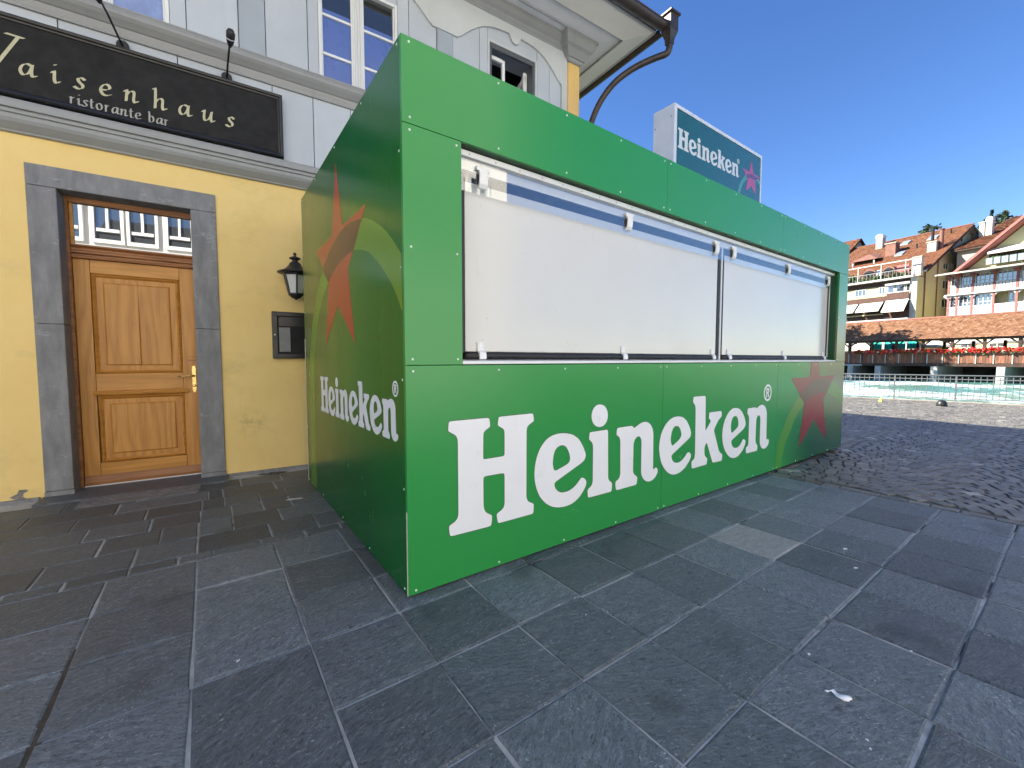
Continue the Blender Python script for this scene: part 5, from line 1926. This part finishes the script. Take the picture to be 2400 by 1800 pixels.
# storeys of the front
MB().box(a0, -24.75, 60.2, 60.399, 9.82, 10.33).obj('upper_beam', 'dark_beam', H1)
MB().box(-26.98, -24.73, 59.95, 60.19, 9.74, 9.95).obj('blind_box', 'far_white', H1)
for (x0, x1, n) in ((-30.2, -29.0, 2), (-27.75, -27.1, 1), (-26.9, -26.25, 0), (-26.1, -25.3, 0), (-25.2, -24.78, 0)):
    fwindow(H1, x0, x1, 8.9, 9.72, 60.395, bars=n)
m = MB()
x = a0
k = 0
while x < -24.75:
    w = .20
    MB().box(x, min(x + w - .015, -24.74), 59.98, 60.03, 7.98 + (.0 if x < -26.9 else .1), 8.55 if x < -26.9 else 8.83).obj('balcony_board', 'far_wood', H1)
    x += w
MB().box(a0, -26.9, 59.93, 60.08, 8.56, 8.66).obj('balcony_rail', 'house_yellow', H1)
MB().box(-26.9, -24.74, 59.93, 60.08, 8.84, 8.92).obj('balcony_rail', 'far_white', H1)
MB().box(a0, -24.74, 60.05, 60.398, 7.80, 7.96).obj('floor_beam', 'dark_beam', H1)
for (x0, x1, zt, zb) in ((-31.5, -29.62, 7.95, 6.98), (-29.40, -27.08, 7.95, 6.95), (-26.82, -24.74, 8.02, 6.72)):
    MB().add([(x0, 60.0, zt), (x1, 60.0, zt), (x1 + .0, 59.0, zb), (x0, 59.0, zb), (x0, 60.02, zt - .03), (x1, 60.02, zt - .03), (x1, 59.0, zb - .12), (x0, 59.0, zb - .12)], [(0, 1, 2, 3), (3, 2, 6, 7), (4, 7, 6, 5), (0, 3, 7, 4), (1, 5, 6, 2)]).obj('awning', 'canvas', H1)
MB().box(a0, -24.74, 60.1, 60.39, 5.95, 7.75).obj('loggia', 'dark_beam', H1)
x = -26.9
while x < -24.76:
    MB().box(x, x + .19, 59.95, 60.0, 6.0, 6.72).obj('balcony_board', 'far_wood', H1)
    x += .2
MB().box(a0, -27.0, 59.9, 60.06, 6.45, 6.58).obj('balcony_rail', 'house_yellow', H1)
MB().box(a0, -24.70, 59.85, 60.4, 5.66, 5.90).obj('base_beam', 'far_white', H1)
MB().box(a0, -24.74, 60.2, 60.39, .95, 5.65).obj('lower_wall', 'house_white', H1)
for x0 in (-30.5, -28.5, -26.5):
    fwindow(H1, x0, x0 + 1.0, 3.0, 4.6, 60.2)
# windows of the gable side
for (d0, d1, z0, z1) in ((67.15, 68.15, 13.5, 14.35), (68.7, 69.6, 13.7, 14.5), (69.75, 70.8, 13.75, 14.55), (71.5, 72.4, 13.7, 14.5), (65.7, 66.95, 11.65, 12.4), (67.7, 68.3, 11.75, 12.5), (65.8, 67.25, 9.4, 10.4), (65.8, 67.5, 7.25, 8.25), (69.0, 70.2, 15.2, 15.85), (69.5, 70.8, 9.6, 10.6), (69.5, 70.8, 11.7, 12.7)):
    fwindow(H1, d0, d1, z0, z1, 0, side=a1, frame='house_white')
MB().tube([(-24.1, 61.7, 11.0), (-24.1, 61.75, 9.0), (-24.1, 61.75, 6.0)], .06, 8).obj('downpipe', 'chimney_rust', H1)
MB().tube([(-24.1, 64.5, 12.6), (-24.1, 64.5, 2.0)], .05, 8).obj('downpipe', 'chimney_rust', H1)


# chimneys, skylights and vents on that roof
def chimney(parent, x0, x1, d, dep, z0, z1, mat, cap='chimney_grey', dome=False):
    m = MB().box(x0, x1, d, d + dep, z0, z1)
    c = m.obj('chimney', mat, parent)
    if dome:
        MB().prism([(x0 - .05, z1), (x0 - .05, z1 + .25)] + [((x0 + x1) / 2 - (x1 - x0 + .1) / 2 * cos(radians(t)), z1 + .25 + .3 * sin(radians(t))) for t in range(30, 180, 30)] + [(x1 + .05, z1 + .25), (x1 + .05, z1)], 'y', d - .05, d + dep + .05).obj('chimney_hood', 'far_white', c)
    else:
        MB().box(x0 - .08, x1 + .08, d - .08, d + dep + .08, z1, z1 + .12).obj('chimney_cap', cap, c)


chimney(H1, -32.45, -31.72, 69.3, .8, 15.8, 17.6, 'chimney_grey', dome=True)
chimney(H1, -29.95, -28.9, 66.2, 1.0, 13.8, 15.9, 'chimney_rust')
chimney(H1, -25.45, -24.65, 65.2, .9, 13.3, 14.85, 'chimney_grey')
MB().tube([(-25.15, 65.6, 14.95), (-25.15, 65.6, 16.6)], .14, 10).obj('flue', 'dark_void', H1)
MB().tube([(-24.42, 65.8, 13.9), (-24.42, 65.8, 16.2)], .19, 10).obj('flue', 'chimney_rust', H1)
MB().tube([(-24.42, 65.8, 16.2), (-24.42, 65.8, 16.3)], .26, 10).obj('flue_cap', 'chimney_rust', H1)
chimney(H1, -24.7, -24.0, 60.4, .55, 10.5, 12.5, 'house_white')
for (x, d, w) in ((-29.2, 69.3, .8), (-28.4, 66.2, .8), (-26.5, 69.3, .9)):
    m = MB()
    m.add([(x - w / 2, d - .45, zr(d - .45) + .18), (x + w / 2, d - .45, zr(d - .45) + .18), (x + w / 2, d + .45, zr(d + .45) + .18), (x - w / 2, d + .45, zr(d + .45) + .18),
           (x - w / 2, d - .45, zr(d - .45) - .1), (x + w / 2, d - .45, zr(d - .45) - .1), (x + w / 2, d + .45, zr(d + .45) - .1), (x - w / 2, d + .45, zr(d + .45) - .1)],
          [(0, 1, 2, 3), (0, 4, 5, 1), (1, 5, 6, 2), (2, 6, 7, 3), (3, 7, 4, 0)])
    m.obj('skylight', 'skylight', H1)
for (x, d) in ((-27.2, 67.2), (-25.05, 69.7)):
    MB().tube([(x, d, zr(d) - .1), (x, d, zr(d) + .55)], .09, 8).obj('vent_pipe', 'dark_void', H1)
# hipped loggia dormer
m = MB()
m.v = [(-33.2, 64.6, 14.05), (-30.0, 64.6, 14.05), (-30.0, 68.5, 14.6), (-33.2, 68.5, 14.6), (-31.6, 66.0, 15.0), (-31.6, 68.9, 15.6)]
m.f = [(0, 1, 4), (1, 2, 5, 4), (2, 3, 5), (3, 0, 4, 5), (0, 3, 2, 1)]
m.obj('dormer_roof', 'chimney_rust', H1)
MB().box(-32.7, -30.5, 65.4, 68.0, 12.9, 14.05).obj('dormer_wall', 'dark_beam', H1)
for x in (-32.8, -30.45):
    MB().box(x - .06, x + .06, 64.75, 64.87, 12.9, 14.05).obj('dormer_post', 'far_white', H1)
MB().box(-32.4, -31.7, 65.33, 65.39, 12.95, 13.8).box(-31.1, -30.6, 65.33, 65.39, 12.95, 13.8).obj('dormer_shutter', 'far_white', H1)

# ---- chalet with carved balconies
H2 = FAR.thing('balcony_house', 'yellow chalet house with white carved balconies and rose timber posts', 'house', (-15, 62, .95))
c0, c1 = -20.85, -8.0
MB().box(c0 + .25, c1, 59.0, 70.0, .9, 10.0).obj('wall', 'house_yellow', H2)
apx = -15.4
MB().prism([(-19.6, 10.01), (apx, 14.0), (-10.2, 10.01)], 'y', 58.3, 70.0).obj('gable_wall', 'house_yellow', H2)
m = MB()
V = [(-20.2, 57.3, 9.75), (apx, 57.3, 14.35), (-10.6, 57.3, 9.75), (-20.2, 70.3, 9.75), (apx, 70.3, 14.35), (-10.6, 70.3, 9.75)]
m.v = V + [(p[0], p[1], p[2] - .22) for p in V]
m.f = [(0, 3, 4, 1), (1, 4, 5, 2), (6, 7, 10, 9), (7, 8, 11, 10), (0, 1, 7, 6), (1, 2, 8, 7), (3, 9, 10, 4), (4, 10, 11, 5), (0, 6, 9, 3), (2, 5, 11, 8)]
m.obj('roof', 'rose_wood', H2)
roof_tiles(H2, [((-20.25, 57.4, 9.72), (-20.25, 70.3, 9.72), (apx, 57.4, 14.37), (apx, 70.3, 14.37)), ((-10.55, 70.3, 9.72), (-10.55, 57.4, 9.72), (apx, 70.3, 14.37), (apx, 57.4, 14.37))], 'tiles_warm', .26, .24, (.45, .2))
# rose barge boards
for sgn, xe in ((-1, -20.3), (1, -10.5)):
    MB().prism([(xe, 9.55), (apx, 14.2), (apx, 14.5), (xe, 9.85)], 'y', 57.22, 57.29).obj('barge_board', 'rose_wood', H2)
# pent roof over the balconies
MB().prism([(56.4, 9.55), (56.4, 9.68), (59.0, 10.12), (59.0, 9.98)], 'x', -21.3, c1).obj('pent_roof', 'chimney_grey', H2)
# gable loggia: awning and planted rail
MB().add([(-18.0, 58.2, 11.7), (-12.0, 58.2, 11.7), (-12.0, 57.35, 11.25), (-18.0, 57.35, 11.25), (-12.0, 57.35, 11.1), (-18.0, 57.35, 11.1)], [(0, 1, 2, 3), (3, 2, 4, 5)]).obj('awning', 'canvas', H2, fix=False)
MB().box(-18.1, -12.0, 58.1, 58.25, 10.3, 11.2).obj('loggia_back', 'far_wood', H2)
for k in range(12):
    MB().box(-18.1 + k * .5, -17.68 + k * .5, 57.5, 57.55, 10.15, 10.75).obj('loggia_panel', 'skylight', H2)
m = MB()
for _ in range(260):
    c = Vector((random.uniform(-18.2, -12), 57.75 + random.uniform(-.2, .2), 10.5 + abs(random.gauss(0, .2))))
    a = Vector((random.uniform(-1, 1), random.uniform(-1, 1), random.uniform(-1, 1))).normalized()
    u = a.orthogonal().normalized() * .09
    v = a.cross(u).normalized() * .09
    m.add([c - u - v, c + u - v, c + u + v, c - u + v], [(0, 1, 2, 3)])
tag(m.obj('loggia_plants', 'leaf_green', H2, fix=False), kind='stuff')
# balcony storeys
post_x = [-20.75, -20.12, -19.05, -17.6, -16.14, -14.7, -13.2]
for (zf, zt_, carved) in ((7.72, 9.62, False), (5.58, 7.62, True)):
    MB().box(-21.0, c1, 57.75, 59.0, zf - .12, zf).obj('balcony_floor', 'far_white', H2)
    for px in post_x:
        MB().box(px - .075, px + .075, 57.93, 58.07, zf, zt_).obj('post', 'rose_wood', H2)
        MB().prism([(px + .075, zt_ - .32), (px + .42, zt_ - .02), (px + .075, zt_ - .02)], 'y', 57.97, 58.03).obj('bracket', 'far_white' if carved else 'rose_wood', H2)
        MB().prism([(px - .075, zt_ - .32), (px - .42, zt_ - .02), (px - .075, zt_ - .02)], 'y', 57.97, 58.03).obj('bracket', 'far_white' if carved else 'rose_wood', H2)
    for pa, pb in zip(post_x[:-1], post_x[1:]):
        MB().box(pa + .075, pb - .075, 57.94, 58.06, zf + .80, zf + .88).obj('rail', 'far_white', H2)
        n = max(2, int((pb - pa) / .22))
        w = (pb - pa - .15) / n
        for k in range(n):
            xa = pa + .075 + k * w
            if carved:
                MB().box(xa + .004, xa + w - .004, 57.975, 58.025, zf + .05, zf + .78).obj('carved_board', 'far_white', H2)
                if k % 2:
                    MB().lathe([(.05, 0), (.05, -.006)], (xa + w / 2, 57.975, zf + .42), 8, 'y').obj('cutout', 'chimney_grey', H2)
            else:
                MB().box(xa + .02, xa + w - .03, 57.975, 58.025, zf + .05, zf + .78).obj('baluster_board', 'far_white', H2)
for (x0, x1, z0, z1, n, cr) in ((-20.7, -20.2, 8.55, 9.55, 1, 2), (-20.05, -19.15, 8.55, 9.6, 3, 1), (-18.98, -17.7, 8.55, 9.55, 3, 1), (-17.5, -16.25, 8.55, 9.5, 3, 1), (-16.0, -14.8, 8.55, 9.5, 3, 1)):
    fwindow(H2, x0, x1, z0, z1, 58.30, bars=n, cross=cr)
MB().box(c0 + .1, c1, 58.31, 58.5, 7.75, 9.95).obj('glazed_wall', 'far_white', H2)
for (x0, x1, z0, z1, n, cr) in ((-20.7, -20.2, 6.4, 7.45, 1, 2), (-20.05, -19.15, 6.4, 7.55, 2, 1), (-18.98, -17.75, 6.4, 7.55, 3, 1)):
    fwindow(H2, x0, x1, z0, z1, 58.30, bars=n, cross=cr)
MB().box(c0 + .1, -17.65, 58.31, 58.5, 5.6, 7.60).obj('glazed_wall', 'far_white', H2)
fwindow(H2, -16.95, -16.35, 6.4, 7.6, 58.99, bars=1, cross=1)
fwindow(H2, -16.0, -15.3, 6.4, 7.6, 58.99, bars=1, cross=1)
for x0 in (-20.0, -18.0, -16.0, -14.0):
    fwindow(H2, x0, x0 + 1.1, 2.4, 4.4, 58.99)

# ---- house behind with the big plain roof
H3 = FAR.thing('big_roof_house', 'house behind the chalet showing only its large brown tiled roof', 'house', (-15, 75, .95))
MB().box(-23.2, -4, 66.3, 96.5, .9, 13.6).obj('wall', 'house_grey', H3)
MB().prism([(66.3, 13.61), (81.5, 19.3), (96.5, 13.61)], 'x', -23.2, -4).obj('gable_wall', 'house_grey', H3)
m = MB()
V = [(-23.6, 65.8, 13.6), (-3.5, 65.8, 13.6), (-3.5, 81.5, 19.48), (-23.6, 81.5, 19.48), (-3.5, 97.2, 13.6), (-23.6, 97.2, 13.6)]
m.v = V + [(p[0], p[1], p[2] - .2) for p in V]
m.f = [(0, 1, 2, 3), (3, 2, 4, 5), (6, 9, 8, 7), (9, 11, 10, 8), (1, 7, 8, 2), (2, 8, 10, 4), (0, 6, 7, 1), (0, 3, 9, 6), (3, 5, 11, 9)]
m.obj('roof', 'dark_beam', H3)
roof_tiles(H3, [((-23.6, 65.75, 13.62), (-3.5, 65.75, 13.62), (-23.6, 81.5, 19.54), (-3.5, 81.5, 19.54))], 'tiles_warm', .30, .28, (.5, .2))
chimney(H3, -23.15, -22.72, 71.2, .5, 15.4, 17.25, 'house_white')
chimney(H3, -22.6, -22.1, 71.2, .6, 15.4, 17.3, 'house_white', dome=True)

# ---- small grey gabled house at the left
H0 = FAR.thing('grey_gable_house', 'small grey gabled house rising just above the far end of the kiosk', 'house', (-41, 72.7, .95))
MB().box(-46, -36.1, 70.2, 75.2, .9, 16.9).obj('wall', 'house_grey', H0)
MB().prism([(70.2, 16.91), (72.7, 18.7), (75.2, 16.91)], 'x', -46, -36.1).obj('gable_wall', 'house_grey', H0)
m = MB()
V = [(-46.2, 69.6, 16.6), (-35.8, 69.6, 16.6), (-35.8, 72.7, 18.95), (-46.2, 72.7, 18.95), (-35.8, 75.8, 16.6), (-46.2, 75.8, 16.6)]
m.v = V + [(p[0], p[1], p[2] - .2) for p in V]
m.f = [(0, 1, 2, 3), (3, 2, 4, 5), (6, 9, 8, 7), (9, 11, 10, 8), (1, 7, 8, 2), (2, 8, 10, 4), (0, 6, 7, 1), (0, 3, 9, 6), (3, 5, 11, 9)]
m.obj('roof', 'dark_beam', H0)
roof_tiles(H0, [((-46.2, 69.55, 16.62), (-35.8, 69.55, 16.62), (-46.2, 72.7, 18.99), (-35.8, 72.7, 18.99))], 'tiles_warm', .28, .26, (.4, .2))
fwindow(H0, 71.2, 72.3, 16.4, 17.5, 0, side=-36.1, frame='far_wood')
fwindow(H0, 72.6, 73.7, 16.4, 17.5, 0, side=-36.1, frame='far_wood')


# ---- trees
def tree(frame, base, h, cr, label, group=None, n=2600, leaf=.22, conical=False, mat='leaf_dark', crown_h=None):
    T = frame.thing('tree', label, 'tree', base, group)
    x, y, z = base
    m = MB()
    m.tube([(x, y, z - .3), (x + .1, y, z + h * .35), (x - .05, y + .1, z + h * .6), (x, y, z + h * .9)], [h * .025, h * .02, h * .013, h * .004], 8)
    tips = []
    for k in range(14):
        t = .35 + .55 * random.random()
        a = random.uniform(0, 2 * pi)
        L = cr * random.uniform(.5, .95) * ((1.15 - t) * 1.3 if conical else 1)
        p0 = Vector((x, y, z + h * t))
        p2 = p0 + Vector((cos(a) * L, sin(a) * L, L * random.uniform(.15, .6)))
        p1 = (p0 + p2) / 2 + Vector((0, 0, L * .1))
        m.tube([p0, p1, p2], [h * .009, h * .006, h * .002], 5)
        tips.append(p2)
    m.obj('trunk', 'bark', T, smooth=True)
    ch = crown_h or h * .62
    cz = z + h - ch / 2
    clumps = []
    for k in range(46):
        for _ in range(30):
            v = Vector((random.uniform(-1, 1), random.uniform(-1, 1), random.uniform(-1, 1)))
            if v.length < 1:
                break
        f = 1 if not conical else max(.12, (1 - (v.z + 1) / 2) * 1.25)
        clumps.append((Vector((x + v.x * cr * .82 * f, y + v.y * cr * .82 * f, cz + v.z * ch * .46)), random.uniform(.16, .30) * cr * (f if conical else 1)))
    m = MB()
    for _ in range(n):
        c, r = random.choice(clumps)
        d = Vector((random.gauss(0, 1), random.gauss(0, 1), random.gauss(0, .8)))
        p = c + d.normalized() * r * random.random()**.45
        a = Vector((random.uniform(-1, 1), random.uniform(-1, 1), random.uniform(-.2, 1))).normalized()
        u = a.orthogonal().normalized() * leaf * random.uniform(.6, 1.3)
        v = a.cross(u).normalized() * leaf * random.uniform(.4, .8)
        m.add([p - u, p + v, p + u, p - v], [(0, 1, 2, 3)])
    tag(m.obj('crown', mat, T, fix=False), kind='stuff')
    return T


tree(FAR, (-27.5, 88, .95), 22.6, 2.8, 'pointed dark green tree top behind the chimneys of the big roof', 'trees behind the far houses', 3000, .2, True, crown_h=9)
tree(FAR, (-27.3, 92, .95), 21.9, 2.4, 'rounded green tree top right of the pointed tree behind the big roof', 'trees behind the far houses', 2200, .2, crown_h=5)
tree(FAR, (-27.9, 84, .95), 18.6, 2.0, 'low bright green tree between the two tiled roofs', 'trees behind the far houses', 1800, .2, mat='leaf_green', crown_h=4)
tree(FAR, (-34.8, 90, .95), 22.0, 1.7, 'small tuft of tree top just above the ridge of the terraced house', 'trees behind the far houses', 1500, .2, crown_h=4)

# unseen mound and tree added to shade the left end of the bridge roof
m = MB()
m.lathe([(6.0, -5), (5.2, -.9), (4.6, -.35), (3.0, -.1)], (43.2, 20.8, 0), 24)
tag(m.obj('added_islet', 'terrain', smooth=True), kind='structure')
tree(WORLD, (43.2, 20.8, -.15), 14.2, 5.2, 'broad unseen tree added upstream to shade the bridge roof', None, 6500, .26, crown_h=9.5)

# ================================================================ river railing
ang = atan2(QB[1] - QA[1], QB[0] - QA[0])
RF = Frame(QA[0] - .14, QA[1], ang)          # x runs along the railing towards the right
RL = RF.thing('river_railing', 'low galvanised picket railing along the river edge', 'railing', (0, 0, gz(19)))
zb = gz(19) + .01
zt = .66
xx0, xx1 = -6.2, 7.5
MB().tube([(xx0, 0, zt), (xx1, 0, zt + .02)], .021, 8).obj('top_rail', 'galvanised', RL)
MB().box(xx0, xx1, -.012, .012, zt - .125, zt - .095).obj('second_rail', 'galvanised', RL)
MB().box(xx0, xx1, -.012, .012, zb + .09, zb + .115).obj('bottom_rail', 'galvanised', RL)
x = xx0 + .11
k = 0
while x < xx1:
    if k % 11 == 0:
        MB().box(x - .022, x + .022, -.022, .022, zb - .06, zt - .012).obj('post', 'galvanised', RL)
    else:
        MB().tube([(x, 0, zb + .10), (x, 0, zt - .06)], .0095, 6).obj('picket', 'galvanised', RL)
        MB().lathe([(.008, zt - .062), (.017, zt - .048), (.008, zt - .03)], (x, 0, 0), 6).obj('picket_knob', 'galvanised', RL)
    x += .137
    k += 1

# dark domed stud near the railing, yellow scrap
z = gz(16.67)
tag(MB().lathe([(.12, z - .01), (.12, z + .06), (.11, z + .115), (.08, z + .16), (.035, z + .185)], (16.67, .56, 0), 18).obj('domed_stud', 'black_iron', smooth=True), 'small dark domed stud on the sunlit cobbles near the railing', 'bollard')
z = gz(17.2)
m = MB()
m.add([(17.15, 2.02, z), (17.22, 2.0, z), (17.25, 2.1, z), (17.16, 2.12, z), (17.19, 2.05, z + .14)], [(0, 1, 4), (1, 2, 4), (2, 3, 4), (3, 0, 4)])
tag(m.obj('wrapper', 'yellow_scrap', fix=False), 'crumpled yellow wrapper standing on the quay by the railing', 'litter')

# ================================================================ house across the lane, behind the viewer (seen in the transom and shutter reflections)
OP = WORLD.thing('opposite_house', 'white house with rows of casement windows reflected in the pane above the door', 'house', (-8, -11, 0))
fy = -9.6
ox0, ox1 = -20.0, 7.6
MB().box(ox0, ox1, fy - 9, fy - .12, -.1, 12.5).obj('wall', 'opp_white', OP)
for (z0, z1) in ((4.98, 7.0), (8.1, 10.2)):
    MB().box(ox0 - .02, ox1 + .02, fy - .11, fy + .05, z0 - .35, z0 - .15).obj('string_course', 'opp_grey', OP)
    x = ox0 + .3
    k = 0
    while x < ox1 - .9:
        W = MB()
        t = .085
        w = .80
        W.box(x, x + t, fy - .115, fy, z0 - .05, z1)
        W.box(x + w - t, x + w, fy - .115, fy, z0 - .05, z1)
        W.box(x + t, x + w - t, fy - .115, fy, z0 - .05, z0 + .07)
        W.box(x + t, x + w - t, fy - .115, fy, z1 - .09, z1)
        W.box(x + w / 2 - .035, x + w / 2 + .035, fy - .115, fy - .02, z0 + .42, z1 - .09)
        W.box(x + t + .04, x + w - t - .04, fy - .115, fy - .02, z0 + .32, z0 + .42)
        wo = W.obj('window', 'white_frame', OP)
        MB().box(x + t, x + w - t, fy - .118, fy - .10, z0 + .07, z1 - .09).obj('pane', 'far_glass', wo)
        x += .98 if k % 2 else .86
        k += 1
MB().box(ox0 - .3, ox1 + .3, fy - 9.3, fy + .6, 12.51, 12.7).obj('eaves', 'opp_grey', OP)
m = MB()
m.v = [(ox0 - .3, fy + .6, 12.71), (ox1 + .3, fy + .6, 12.71), (ox1 - 2, fy - 4.5, 16.5), (ox0 + 2, fy - 4.5, 16.5), (ox1 + .3, fy - 9.3, 12.71), (ox0 - .3, fy - 9.3, 12.71)]
m.f = [(0, 1, 2, 3), (1, 4, 2), (4, 5, 3, 2), (5, 0, 3)]
m.obj('roof', 'roof_tile_dark', OP)

# ================================================================ litter on the slabs
P = WORLD.thing('paper_scrap', 'white feather-shaped scrap of paper on a slate slab at lower right', 'litter', (.99, -1.49, 0))
m = MB()
path = [(.975, -1.452), (.988, -1.460), (1.000, -1.468), (1.001, -1.476), (.996, -1.485), (.997, -1.494), (1.001, -1.503), (1.004, -1.512), (1.007, -1.518)]
wd = [.002, .007, .008, .006, .010, .015, .019, .017, .008]
zz = [.016, .010, .015, .007, .008, .010, .011, .008, .005]
for (px, py), w, h_ in zip(path, wd, zz):
    m.v += [(px - w, py + w * .35, h_ - .002), (px, py, h_ + w * .2), (px + w, py - w * .35, h_)]
for k in range(len(path) - 1):
    for j in range(2):
        a = k * 3 + j
        m.f.append((a, a + 1, a + 4, a + 3))
o = m.obj('sheet', 'paper', P, smooth=True, fix=False)
md = o.modifiers.new('solid', 'SOLIDIFY')
md.thickness = .0006
for (px, py, L, a) in ((1.16, -1.34, .02, .3), (.86, -1.60, .013, 1.2), (.83, -1.615, .012, .6), (1.52, -1.58, .016, .2), (2.45, -1.10, .04, -.15), (2.2, -1.22, .035, -.2), (-.72, -.02, .022, .9), (.62, -.62, .010, .4)):
    m = MB()
    w = L * .3
    ca, sa = cos(a), sin(a)
    q = [(-L / 2, 0, .0045), (0, -w, .007), (L / 2, 0, .0045), (0, w, .006)]
    m.add([(px + u * ca - v * sa, py + u * sa + v * ca, h_) for u, v, h_ in q], [(0, 1, 2, 3)])
    o = tag(m.obj('petal', 'paper', fix=False), 'tiny white petal fallen on the dark slabs', 'petal', 'white petals scattered on the paving')
    md = o.modifiers.new('solid', 'SOLIDIFY')
    md.thickness = .0006
RG = WORLD.thing('ribbon_scrap', 'curled grey scrap on the slabs close to the kiosk side', 'litter', (-.20, 1.98, 0))
m = MB()
m.tube([(-.27, 2.02, .006), (-.235, 1.99, .012), (-.20, 1.995, .010), (-.165, 1.975, .012), (-.135, 1.985, .006)], [.006, .010, .006, .010, .005], 6)
m.obj('scrap', 'silver_letter', RG, smooth=True)
